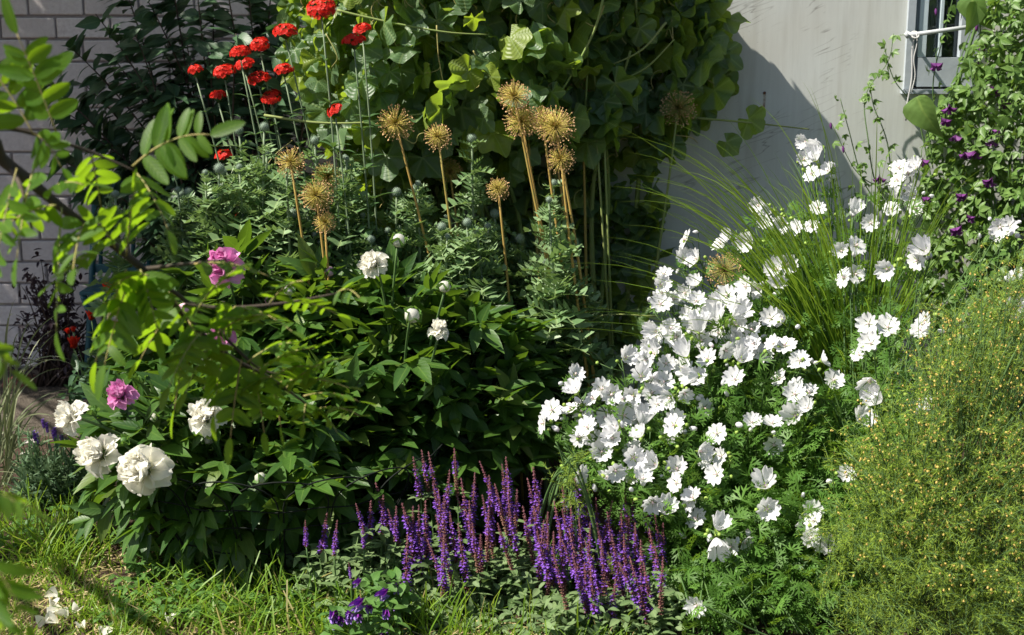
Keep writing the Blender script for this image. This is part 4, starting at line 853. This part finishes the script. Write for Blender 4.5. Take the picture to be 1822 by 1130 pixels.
# ------------------------------------------------------------------ purple sage
def spike(seed, L, brown=.25, bloom=.5):
    g = np.random.default_rng(seed); b = B(); b.tube([(0, 0, 0), (.002, 0, L*.5), (0, 0, L)], [.0020, .0016, .0007], 5, 1)
    cal = T().add([(-.0016, 0, 0), (.0016, 0, 0), (.0024, .0055, .001), (-.0024, .0055, .001), (0, .003, -.0025), (0, .0075, -.0005)], [(0, 1, 2, 3), (1, 0, 4), (0, 3, 4), (1, 4, 2), (2, 4, 5), (3, 5, 4), (3, 2, 5)], [(.5, .5)]*6)
    flo = T().add([(-.0011, .003, .001), (.0011, .003, .001), (.0018, .0085, .0045), (-.0018, .0085, .0045), (0, .0115, .0032),
                   (-.0014, .003, -.0004), (.0014, .003, -.0004), (.0036, .0095, -.0028), (-.0036, .0095, -.0028), (0, .0125, -.0050)],
                  [(0, 1, 2, 3), (3, 2, 4), (5, 6, 7, 8), (8, 7, 9)], [(.5, .1), (.5, .1), (.6, .8), (.4, .8), (.5, 1), (.5, .1), (.5, .1), (.8, .8), (.2, .8), (.5, 1)])
    nw = max(8, int(L/.0082))
    for w in range(nw):
        q = (w+.3)/nw; z = q*L; top = q > brown+bloom; s = np.interp(q, [0, .15, brown+bloom, .9, 1], [1.15, 1.15, 1.0, .6, .35]); n_ = 6
        a = np.arange(n_)*math.tau/n_+w*.52+g.uniform(-.2, .2, n_); up = .95 if top else g.uniform(.25, .5)
        d = np.stack([np.cos(a), np.sin(a), np.full(n_, up)], 1); P = np.stack([.0012*np.cos(a), .0012*np.sin(a), z+g.uniform(-.002, .002, n_)], 1)
        cal.m = [1 if q > brown*.8 else 2]*len(cal.f); b.put(cal, frames(d, A(0, 0, 1)), P, s*.85)
        if brown*.6 < q < brown+bloom+.08:
            keep = g.random(n_) < (.55 if q > brown else .15)
            flo.m = [0]*len(flo.f); b.put(flo, frames(d[keep]*A(1, 1, .6), A(0, 0, 1)), P[keep], s*g.uniform(.6, 1.02, keep.sum()))
    return b.mesh('flower_spike', [M_['violet'], M_['maroon'], M_['browncalyx']])
SPK = [(L, spike(int(L*1000)+i, L, br, bl)) for i, (L, br, bl) in enumerate(((.12, .05, .55), (.17, .15, .5), (.17, .2, .5), (.22, .25, .45), (.22, .3, .42), (.27, .35, .4), (.27, .28, .45), (.15, .5, .15)))]
def sage(label, base, spikes, region, nleaf, ydep):
    t = thing('sage', label, 'sage', base, 'purple sage clumps'); st = B(); fo = B()
    for px, pt, pb_ in spikes:
        Y = np.interp(pt, [790, 900, 1000, 1060], [3.55, 3.38, 3.2, 3.12])+uni(-.05, .05); tp = at(px, pt, Y); L = (pb_-pt)/ppm(Y)*1.18; i = int(np.argmin([abs(l-L)+uni(0, .02) for l, _ in SPK])); Ls = SPK[i][0]
        lean = nrm(A(R.normal(-.10, .13), R.normal(-.05, .10), 1)); p0 = tp-lean*L; part('flower_spike', SPK[i][1], t, p0, rot_to(lean, uni(0, 6)), L/Ls)
        g0 = A(p0[0]*.85+base[0]*.15, p0[1]*.8+base[1]*.2, 0); P = curve(g0, g0*.5+p0*.5, p0, 7); st.tube(P, np.linspace(.0026, .002, 7), 5); st.tube([A(base[0], base[1], -.02), A(g0[0], g0[1], -.004)], .003, 4)
        for k in range(9):
            p = P[R.integers(2, 7)]; a = uni(0, 3.1)
            for s_ in (0, math.pi): fo.put(L_SM, frames(A(math.cos(a+s_), math.sin(a+s_), .35)[None], A(0, 0, 1)), p[None], np.array([uni(.025, .05)]))
    X_, Y_ = sample_poly(region, nleaf); P = np.array([at(a, c, np.interp(c, [900, 1000, 1130], ydep)+uni(.02, .26)) for a, c in zip(X_, Y_)]); P[:, 2] = np.maximum(P[:, 2], .02)
    for tt, ms in ((L_OV2, .5), (leaf([(0, .03), (.2, .16), (.5, .19), (.8, .1), (1, .01)], .15, .4, 1, .06), .5)):
        k = R.random(len(P)) < .6; fo.put(tt, frames(rnd(k.sum())*A(1, 1, .5)+A(-.05, -.25, .15), A(-.1, -.2, .9)+rnd(k.sum(), .35)), P[k], uni(.022, .048, k.sum()))
    for k in range(70):
        e = P[R.integers(0, len(P))]; st.tube([A(base[0], base[1], -.02), A(e[0]*.9+base[0]*.1, e[1]+.03, -.003), e], .0018, 4)
    st.build('stem', M_['stemgreen'], t); fo.build('foliage', M_['salvia'], t)
sage('small sage clump with few short violet spires next to the violas', gpt(620, 3.35), [(543, 925, 972), (582, 912, 992), (600, 925, 985), (633, 895, 948), (668, 858, 935), (660, 890, 960), (682, 880, 945), (705, 900, 960), (645, 930, 975), (620, 1000, 1030), (690, 905, 970)], [(525, 990), (590, 960), (690, 940), (740, 1000), (740, 1110), (600, 1100), (530, 1040)], 800, [3.4, 3.35, 3.2])
sage('widest sage clump crowded with violet spires before the dark peony', gpt(850, 3.4), [(735, 812, 880), (750, 800, 885), (762, 803, 905), (808, 797, 880), (800, 835, 970), (820, 850, 1000), (853, 820, 940), (870, 845, 985), (900, 812, 920), (893, 825, 940), (938, 850, 960), (715, 895, 1010), (735, 900, 1040), (745, 898, 1060), (770, 860, 1000), (780, 870, 1030), (757, 890, 1010), (858, 880, 1000), (845, 840, 940), (885, 930, 1020), (815, 930, 1050), (800, 910, 1010), (948, 830, 910), (965, 850, 970), (960, 875, 1000), (920, 870, 960), (905, 900, 995), (835, 890, 990), (790, 880, 970), (725, 950, 1070), (760, 960, 1080), (870, 900, 1000), (840, 930, 1020), (790, 950, 1060), (905, 860, 960), (880, 860, 950), (812, 880, 990), (930, 900, 1000), (855, 950, 1050), (775, 915, 1040)], [(700, 1000), (820, 985), (960, 975), (1000, 1060), (980, 1150), (720, 1150)], 1000, [3.5, 3.35, 3.15])
sage('dense nearest sage clump with long maroon and violet spires below the mallow', gpt(1080, 3.25), [(1015, 890, 1050), (1030, 920, 1100), (1012, 940, 1060), (1045, 870, 980), (1060, 885, 1040), (1090, 890, 1020), (1080, 910, 1100), (1120, 910, 1070), (1130, 930, 1090), (1150, 900, 990), (1165, 915, 1040), (1180, 990, 1090), (1100, 1000, 1125), (1050, 1010, 1135), (1040, 960, 1125), (1140, 960, 1080), (1165, 970, 1060), (1000, 960, 1060), (1070, 960, 1060), (1110, 950, 1060), (1040, 1000, 1140), (1095, 1030, 1150), (985, 945, 1090), (995, 930, 1060), (1125, 880, 960), (1030, 875, 1000), (975, 910, 1000), (1062, 930, 1060), (1088, 950, 1080), (1145, 1000, 1110), (1120, 990, 1110), (1018, 985, 1090), (1075, 1000, 1120), (1155, 940, 1060), (1105, 905, 1020), (1050, 930, 1060), (985, 985, 1080), (1180, 930, 1020), (985, 890, 1000), (975, 935, 1060), (1000, 905, 1030), (968, 925, 1040), (950, 900, 1010), (1000, 860, 960), (1022, 850, 950), (955, 945, 1060), (1135, 870, 950), (1110, 870, 960)], [(960, 1060), (1100, 1050), (1200, 1020), (1230, 1080), (1200, 1150), (970, 1150)], 720, [3.4, 3.25, 3.1])

# ------------------------------------------------------------------ small things on the left: avens, lavender, violas, wire fence, stones
def avens():
    b = B()
    for k in range(14):
        a = k*2.4; r_ = .012*math.sqrt(k/14); t_ = T()
        v, f, uv = petal(.011, [(0, .2), (.5, .5), (1, .35)], .4, .1, .08, 0, 3, 3, k); b.put(T().add(v, f, uv), (rz(a)@rx(.2+.04*k))[None], np.array([[r_*math.cos(a)*.3, r_*math.sin(a)*.3, 0]]))
    F = b.mesh('flower', M_['orange']); base = gpt(190, 4.7); t = thing('avens', 'orange-red avens with small frilly flowers on thin stems by the path', 'flower', base); st = B(); fo = B()
    for px, py, s in ((193, 523, 1.4), (187, 554, 1.0), (163, 570, 1.2), (132, 620, 1.4), (122, 594, .7), (130, 590, .7), (205, 586, 1.0), (215, 604, .9), (232, 658, 1.0), (206, 635, .6), (240, 648, .8)):
        hp = at(px, py, 4.7+uni(-.1, .1)); part('flower', F, t, hp, rot_to(nrm(A(-.1, -.3, .9)+R.normal(size=3)*.2)), s); st.tube(curve(base+A(uni(-.1, .1), 0, 0), base*.4+hp*.6+A(0, 0, .05), hp, 8), .0018, 4)
    X_, Y_ = sample_poly([(110, 720), (130, 640), (200, 620), (290, 610), (330, 700), (250, 730), (150, 740)], 420); P = np.array([at(a, c, 4.62+uni(-.15, .15)) for a, c in zip(X_, Y_)]); P[:, 2] = np.maximum(P[:, 2], .02)
    fo.put(L_OV2, frames(rnd(420)+A(0, -.2, .2), A(-.1, -.3, .9)+rnd(420, .35)), P, uni(.03, .06, 420)); st.build('stem', M_['stemgreen'], t); fo.build('foliage', M_['shrub'], t)
avens()
def lavender():
    base = gpt(100, 4.12); t = thing('lavender', 'grey-green lavender bush with a few dark violet heads beside the lawn', 'lavender', base); st = B(); fo = B()
    b = B(); pt = T().add([(-.002, 0, 0), (.002, 0, 0), (.0028, .006, .002), (-.0028, .006, .002)], [(0, 1, 2, 3)], [(.5, .2), (.5, .2), (.6, 1), (.4, 1)])
    for w in range(6): a = np.arange(7)*.9+w; b.put(pt, frames(np.stack([np.cos(a), np.sin(a), np.full(7, .6)], 1), A(0, 0, 1)), np.tile([[0, 0, w*.005]], (7, 1)), uni(.8, 1.4, 7))
    F = b.mesh('flower_spike', M_['lavflower'])
    for k in range(190):
        e = at(uni(30, 165), uni(775, 885), 4.08+uni(-.14, .14)); b0 = base+A(uni(-.06, .06), uni(-.06, .06), 0); P = curve(b0, b0*.5+e*.5+A((e[0]-b0[0])*.2, 0, .0), e, 8); st.tube(P, .0011, 3)
        i = R.integers(2, 8, 12); fo.put(L_BL[0], frames(nrm(P[i]-P[i-1])+rnd(12, .5), rnd(12)), P[i], np.stack([uni(.03, .045, 12)*2.2, uni(.03, .045, 12), uni(.03, .045, 12)], 1))
    for px, py in ((62, 785), (68, 790), (97, 784), (112, 794), (78, 762), (140, 812), (85, 770), (100, 780)):
        hp = at(px, py, 4.05); part('flower_spike', F, t, hp, rot_to(A(-.1, 0, 1)), uni(.9, 1.2)); st.tube(curve(base, base*.5+hp*.5, hp, 6), .0012, 3)
    st.build('stem', M_['stemgreen'], t); fo.build('foliage', M_['lavender'], t)
lavender()
def viola():
    b = B()
    for k, a in enumerate((.45, -.45)): v, f, uv = petal(.0125, [(0, .2), (.5, .62), (1, .4)], .1, .1, .06, 0, 5, 4, k); b.put(T().add(v, f, uv), rz(a)[None], np.zeros((1, 3)))
    up = b.mesh('flower', M_['violapurple']); b = B()
    for k, a in enumerate((1.9, -1.9, math.pi)): v, f, uv = petal(.011, [(0, .2), (.5, .55), (1, .4)], .1, .1, .06, 0, 5, 4, k+9); b.put(T().add(v, f, uv), rz(a)[None], np.array([[0, 0, .001]]))
    lo = b.mesh('lower_petals', M_['violalilac'])
    for lab, base, fl, reg in (('low viola with purple and lilac flowers at the front of the sage', gpt(640, 3.12), [(645, 1072), (593, 1092), (602, 1100), (620, 1098), (635, 1095), (685, 1090), (600, 1105), (655, 1080), (627, 1088)], [(570, 1090), (700, 1060), (720, 1140), (580, 1150)]),
                               ('viola with a few magenta flowers beneath the sage leaves', gpt(695, 3.2), [(692, 1045), (709, 1043), (688, 1055), (706, 1078), (642, 1035), (690, 1118), (683, 1125)], [(650, 1030), (720, 1030), (740, 1090), (660, 1080)])):
        t = thing('viola_plant', lab, 'viola', base, 'violas under the sage'); st = B(); fo = B()
        for px, py in fl:
            hp = at(px, py, base[1]+uni(-.05, .05)); f = nrm(A(uni(-.6, .3), -.85, .25)); M = np.stack([np.cross(A(0, 0, 1), f), A(0, 0, 1), f], 1); M = np.linalg.qr(M)[0]*np.sign(np.diag(np.linalg.qr(M)[1]))
            part('flower', up, t, hp, M, uni(.85, 1.25), [('lower_petals', lo)]); st.tube(curve(base-A(0, 0, .01), hp*A(1, 1, .5), hp, 6), .0012, 4)
        X_, Y_ = sample_poly(reg, 130); P = np.array([at(a, c, base[1]+uni(-.06, .1)) for a, c in zip(X_, Y_)]); P[:, 2] = np.maximum(P[:, 2], .01); fo.put(L_OV, frames(rnd(130)*A(1, 1, .4)+A(0, 0, .2), A(0, -.2, 1)+rnd(130, .3)), P, uni(.025, .05, 130))
        st.build('stem', M_['stemgreen'], t); fo.build('foliage', M_['weed'], t)
viola()
def fence():
    c = gpt(500, 3.74); t = thing('wire_fence', 'low dark wire hoop fence holding up the front peony', 'fence', c); hoops = 13
    def pt(a, q): r_ = .22+.15*q; return A(c[0]+r_*1.25*math.cos(a), c[1]+r_*math.sin(a)-.02*q, .34*q)
    for k in range(hoops):
        a0 = math.pi*.85+k*math.pi*1.3/hoops; a1 = a0+math.pi*1.3/hoops*1.9; b = B()
        P = [pt(a0, q) for q in np.linspace(0, .75, 8)]+[pt(a0+(a1-a0)*(.5-.5*math.cos(s*math.pi)), .75+.25*math.sin(s*math.pi)) for s in np.linspace(.08, .92, 12)]+[pt(a1, q) for q in np.linspace(.75, 0, 8)]
        b.tube(P, .0022, 5); b.build('hoop', M_['wire'], t)
    for q in (.3, .55, .72):
        b = B(); b.tube([pt(math.pi*.85+s*math.pi*1.45, q)+A(0, .003*math.sin(s*60), .003*math.cos(s*60)) for s in np.linspace(0, 1, 90)], .002, 5); b.build('cross_wire', M_['wire'], t)
fence()
def stone(px, py, Y, s, lab, mat='stone', cat='stone', name='stone'):
    p = at(px, py, Y); p[2] = gz(p[0], p[1])+s*.22; g = R; n_ = 10; b = B(); V = []; 
    for i in range(7):
        th = math.pi*i/6
        for j in range(n_): ph = math.tau*j/n_; r_ = s*(1+.14*math.sin(ph*2+s*90)+.1*math.cos(3*ph+th*2)); V.append((p[0]+r_*math.sin(th)*math.cos(ph)*1.2, p[1]+r_*math.sin(th)*math.sin(ph), p[2]+r_*.55*math.cos(th)))
    f = np.array([(i*n_+j, (i+1)*n_+j, (i+1)*n_+(j+1) % n_, i*n_+(j+1) % n_) for i in range(6) for j in range(n_)]); b.raw(np.array(V), [(f, np.zeros(len(f), int))], np.zeros((len(V), 2)), np.full(len(V), uni(0, 1))); tag(b.build(name, M_[mat]), lab, cat)
stone(42, 663, 5.5, .07, 'reddish terracotta lump lying on the path by the wall', 'terracotta')
stone(55, 745, 4.75, .022, 'small pale pebble on dark soil above the lavender'); stone(45, 770, 4.62, .017, 'tiny pale pebble on soil nearest the lavender'); stone(150, 672, 5.35, .03, 'pale grey stone on the path under the red avens')

# ------------------------------------------------------------------ lawn, clover, fallen petals
def lawn():
    n_ = 30000; x = uni(-1.75, .35, n_); y = uni(2.85, 4.35, n_)
    edge = 4.18-.35*np.clip((x+1.0)/.5, 0, 1)-.25*np.clip((x+.55)/.4, 0, 1)+.08*np.sin(x*7)
    keep = (y < edge); cl = np.sin(x*9+1)*np.sin(y*11)+.5*np.sin(x*23+y*17); dirt = 1.4*np.exp(-(((x+1.08)/.24)**2+((y-3.90)/.22)**2))+1.2*np.exp(-(((x+.86)/.18)**2+((y-3.72)/.16)**2))
    keep &= R.random(n_) < (.62+.35*cl)*(1-np.clip(dirt*1.3, 0, .97)); x, y, cl = x[keep], y[keep], cl[keep]; m = len(x); P = np.stack([x, y, gz(x, y)-.004], 1)
    d = nrm(A(0, 0, 1)+rnd(m, .52)*A(1, 1, .2)); h = uni(.022, .06, m)*np.where((x < -.75)&(y > 3.5), .75, 1)*(1+.5*np.clip(cl, -.5, 1))*np.where(R.random(m) < .05, 1.8, 1); k = R.integers(0, 3, m); b = B()
    for j in range(3): q = k == j; b.put(L_BL[j], frames(d[q], rnd(q.sum())*A(1, 1, .2)), P[q], np.stack([h[q]**.5*.17, h[q], h[q]], 1))
    tag(b.build('lawn_grass', M_['lawn']), 'sunlit uneven green lawn grass at the front of the flower bed', 'grass', kind='stuff')
    b = B(); m = 4800; P = np.stack([uni(-1.6, .1, m), uni(2.9, 3.75, m), np.zeros(m)], 1); P[:, 2] = gz(P[:, 0], P[:, 1])+uni(.0, .022, m); b.put(L_BL[1], frames(rnd(m)*A(1, 1, .14), A(0, 0, 1)+rnd(m, .2)), P, np.stack([np.full(m, .05), uni(.03, .09, m), uni(.03, .08, m)], 1))
    tag(b.build('dry_straw', M_['straw']), 'dry straw coloured clippings scattered in the lawn', 'straw', kind='stuff')
    # tall lush tufts
    b = B()
    for px, py, r_, n_ in ((115, 1000, .07, 190), (60, 960, .10, 160), (480, 1105, .14, 200), (560, 1115, .12, 200), (390, 1090, .14, 160), (720, 1125, .12, 90), (900, 1135, .1, 40)):
        c = at(px, py, 3.0); tt = CAM_H/(CAM_H-c[2]); gx_, gy_ = c[0]*tt, c[1]*tt; m = n_; P = np.stack([gx_+R.normal(size=m)*r_, gy_+R.normal(size=m)*r_*.7, np.zeros(m)], 1); P[:, 2] = gz(P[:, 0], P[:, 1]); h = uni(.06, .16, m)
        b.put(L_BL[R.integers(0, 2)], frames(nrm(A(0, 0, 1)+rnd(m, .3)*A(1, 1, .1)), rnd(m)*A(1, 1, .2)), P, np.stack([h**.5*.17, h, h], 1))
    tag(b.build('long_grass', M_['lawn']), 'tufts of longer uncut grass along the bed edge', 'grass', kind='stuff')
    b = B(); m = 700; P = np.stack([np.append(uni(-1.05, -.5, 450), uni(-1.5, -.9, 250)), np.append(uni(3.25, 3.75, 450), uni(3.7, 4.2, 250)), np.zeros(m)], 1); P[:, 2] = gz(P[:, 0], P[:, 1])+uni(.015, .06, m); F = frames(rnd(m)*A(1, 1, .2), A(0, 0, 1)+rnd(m, .25)); s = uni(.014, .03, m)
    for a in (0, 2.09, 4.18):
        M = F.copy(); M[:, :, 0] = F[:, :, 0]*math.cos(a)-F[:, :, 1]*math.sin(a); M[:, :, 1] = F[:, :, 0]*math.sin(a)+F[:, :, 1]*math.cos(a); b.put(L_SM, M, P, np.stack([s*1.6, s, s], 1))
    tag(b.build('clover', M_['weed']), 'low clover and weeds creeping over the soil at the lawn edge', 'ground cover', kind='stuff')
    # soil crumbs and dead leaves
    b = B(); m = 1500; P = np.stack([uni(-1.9, 1.4, m), uni(3.0, 4.9, m), np.zeros(m)], 1); P[:, 2] = gz(P[:, 0], P[:, 1])+.004; cr = T(); cr.add([(-.5, -.4, -.2), (.5, -.5, -.1), (.4, .5, -.2), (-.5, .4, -.1), (0, 0, .5)], [(0, 1, 4), (1, 2, 4), (2, 3, 4), (3, 0, 4)], [(.5, .5)]*5); b.put(cr, frames(rnd(m)*A(1, 1, .1), A(0, 0, 1)), P, uni(.006, .02, m)); tag(b.build('soil_crumbs', M_['soil'], None, False), 'loose crumbs of brown garden soil', 'soil', kind='stuff')
lawn()
def fallen():
    v, f, uv = petal(.045, PPW, .2, .2, .1, .1, 6, 5, 3); b = B(); b.put(T().add(v, f, uv), np.eye(3)[None], np.zeros((1, 3))); me = b.mesh('petal', M_['cream'])
    labs = {0: 'fallen white peony petal lying in the grass'}
    for px, py in ((98, 1108), (112, 1100), (85, 1116), (130, 1105), (105, 1120), (92, 1098), (150, 1126), (205, 1128), (300, 1124), (80, 1075)):
        c = at(px, py, 3.0); tt = CAM_H/(CAM_H-c[2]); p = A(c[0]*tt, c[1]*tt, 0); p[2] = gz(p[0], p[1])+.022
        o = bpy.data.objects.new('fallen_petal', me); COL.objects.link(o); o.location = p.tolist(); o.rotation_euler = (uni(-.5, .5), uni(-.5, .5), uni(0, 6)); o.scale = (uni(.5, .85),)*3; tag(o, 'creamy white petal fallen from a peony onto the sunny lawn', 'petal', 'fallen petals on the lawn')
fallen()

# ------------------------------------------------------------------ rowan tree with one low branch reaching into view
def rowan():
    base = A(-2.35, 3.3, 0); t = thing('rowan_tree', 'rowan tree whose low leafy branch hangs before the flower bed', 'tree', base); br = B(); fo = B()
    tk = B(); tk.tube(spline([base, base+A(.03, .05, 1.0), base+A(-.1, .3, 2.0), base+A(-.3, .9, 3.0)], 20), np.linspace(.085, .035, 20), 10); tk.build('trunk', M_['bark'], t)
    def rach(b0, e, n_pairs=6, ll=.054, sag=.02, face=None):
        ll = ll*.90
        mid = (b0+e)/2+A(0, 0, sag); P = curve(b0, mid, e, 14); br.tube(P, np.linspace(.0016, .0009, 14), 4, 1); D = nrm(e-b0); nn = nrm((A(-.45, .30, .85) if face is None else face)+R.normal(size=3)*(.35 if face is None else .05)); side = nrm(np.cross(D, nn)); nn = np.cross(side, D)*np.sign(np.dot(np.cross(side, D), nn))
        k = L_OB[R.integers(0, 3)]
        for i in range(n_pairs):
            q = .22+.74*i/n_pairs; p = P[int(q*13)]; s = ll*uni(.85, 1.1)*(.75+.5*math.sin(math.pi*min(1, q+.15)))
            for sg in (-1, 1): d = nrm(side*sg*1.0+D*uni(.30, .6)-A(0, 0, .12)); fo.put(L_OB[R.integers(0, 3)], frames(d[None], nrm(nn+R.normal(size=3)*.28)), p[None], np.array([s*.9]))
        fo.put(k, frames(D[None], nn), e[None], np.array([ll*.95]))
    main = [base+A(.05, -.05, 1.35), base+A(.7, -.8, 1.42)] + [at(px, py, Y) for px, py, Y in ((-120, 210, 2.05), (10, 290, 2.05), (110, 370, 2.1), (200, 435, 2.14), (265, 490, 2.18), (330, 565, 2.22), (410, 635, 2.27), (480, 672, 2.3), (560, 730, 2.34))]
    m = spline(main, 60); br.tube(m, np.concatenate([np.linspace(.017, .0075, 24), np.linspace(.0074, .0018, 36)]), 7)
    for P in ([(265, 490, 2.18), (330, 535, 2.2), (400, 600, 2.22), (460, 655, 2.25), (512, 668, 2.26)], [(-40, 215, 2.0), (60, 238, 2.03), (160, 270, 2.08), (242, 305, 2.1)], [(330, 540, 2.2), (400, 548, 2.2), (500, 540, 2.22), (600, 522, 2.25)], [(250, 480, 2.18), (330, 470, 2.16), (400, 462, 2.15)], [(20, 300, 2.05), (40, 340, 2.0), (60, 420, 1.98)]):
        br.tube(spline([at(*p) for p in P], 20), np.linspace(.0045, .0015, 20), 6)
    for b0, e, Y, n_, ll in (((60, 240), (-30, 110), 2.0, 5, .06), ((240, 305), (300, 410), 2.12, 5, .05), ((60, 300), (30, 460), 2.03, 5, .055), ((110, 370), (100, 590), 2.08, 7, .055), ((80, 345), (150, 330), 2.0, 4, .05), ((100, 365), (-10, 420), 2.0, 5, .055), ((200, 435), (100, 500), 2.1, 5, .05), ((225, 480), (170, 645), 2.12, 5, .058), ((250, 480), (280, 590), 2.14, 5, .058), ((225, 455), (240, 340), 2.1, 5, .05), ((265, 490), (190, 520), 2.1, 4, .05), ((345, 470), (478, 492), 2.15, 5, .05), ((345, 560), (310, 730), 2.18, 6, .058), ((380, 610), (330, 700), 2.2, 5, .05), ((430, 640), (410, 780), 2.22, 6, .052), ((460, 660), (560, 620), 2.25, 6, .045), ((500, 680), (620, 690), 2.3, 6, .042), ((545, 720), (540, 755), 2.3, 3, .032), ((560, 730), (640, 740), 2.32, 4, .036), ((420, 548), (520, 590), 2.2, 5, .045), ((500, 540), (600, 560), 2.22, 5, .035), ((600, 522), (640, 530), 2.24, 3, .03), ((320, 545), (250, 640), 2.2, 5, .055), ((160, 270), (180, 370), 2.08, 5, .045), ((30, 300), (-20, 540), 2.0, 6, .055), ((150, 400), (130, 480), 2.05, 4, .05), ((480, 672), (500, 760), 2.28, 5, .045), ((300, 520), (370, 640), 2.22, 5, .05), ((60, 238), (110, 300), 2.02, 4, .045), ((205, 440), (165, 395), 2.1, 4, .045)):
        rach(at(*b0, Y), at(*e, Y-.03+uni(-.16, .12)), n_, ll)
    rach(at(236, 296, 2.1), at(374, 240, 2.08), 7, .066, .03, A(-.30, -.85, .25)); rach(at(100, 235, 2.0), at(30, 60, 1.98), 6, .068, .01, A(-.45, -.75, .3)); rach(at(222, 520, 2.1), at(186, 650, 2.06), 5, .064, .01, A(-.5, -.6, .5))
    for b0, e, Y, n_, ll in (((340, 570), (420, 480), 2.18, 6, .05), ((380, 600), (470, 560), 2.2, 6, .05), ((400, 620), (380, 740), 2.2, 6, .05), ((440, 645), (530, 610), 2.23, 6, .046), ((450, 655), (470, 770), 2.24, 6, .046), ((480, 672), (570, 655), 2.26, 6, .044), ((510, 690), (600, 640), 2.28, 6, .042), ((540, 705), (640, 715), 2.3, 6, .04), ((500, 672), (420, 700), 2.24, 5, .044), ((360, 590), (300, 690), 2.16, 6, .05), ((480, 540), (540, 500), 2.2, 5, .038), ((420, 545), (380, 620), 2.2, 5, .046), ((555, 725), (600, 770), 2.3, 5, .038)): rach(at(*b0, Y), at(*e, Y-.03+uni(-.12, .10)), n_, ll)
    # twigs that hang nearer the camera at the frame's left edge
    q = at(-60, 800, 1.35); br.tube(spline([base+A(.05, -.1, 1.2), base+A(.8, -1.1, 1.2), q+A(-.1, .1, .05), q, at(-10, 1010, 1.35)], 24), np.linspace(.012, .002, 24), 6)
    for b0, e, Y in (((-40, 870), (45, 905), 1.35), ((-20, 990), (50, 1110), 1.35), ((-30, 1010), (10, 1130), 1.36), ((-40, 610), (20, 660), 1.6)): rach(at(*b0, Y), at(*e, Y), 4, .042, .01)
    # unseen crown beyond the frame, added and shaped to shade brick wall and shrub
    for c, rad, n_ in ((A(-3.15, 5.12, 2.65), A(1.45, .55, .65), 11000), (A(-2.55, 5.3, 3.4), A(1.0, .5, .5), 4500)):
        for k in range(26):
            d = nrm(R.normal(size=3)); e = c+d*rad*.9; s = base+A(-.1, .3, uni(1.6, 2.6)); br.tube(curve(s, s*.5+e*.5+A(0, 0, .1), e, 10), np.linspace(.02, .003, 10), 5)
        d = nrm(rnd(n_)); P = c+d*rad*uni(.25, 1.0, n_)[:, None]**.6; fo.put(L_OB[0], frames(rnd(n_)+A(0, 0, -.3), A(0, 0, 1)+rnd(n_, .5)), P, uni(.05, .075, n_))
    br.build('branch', [M_['bark'], M_['tendril']], t); fo.build('foliage', M_['rowan'], t)
rowan()
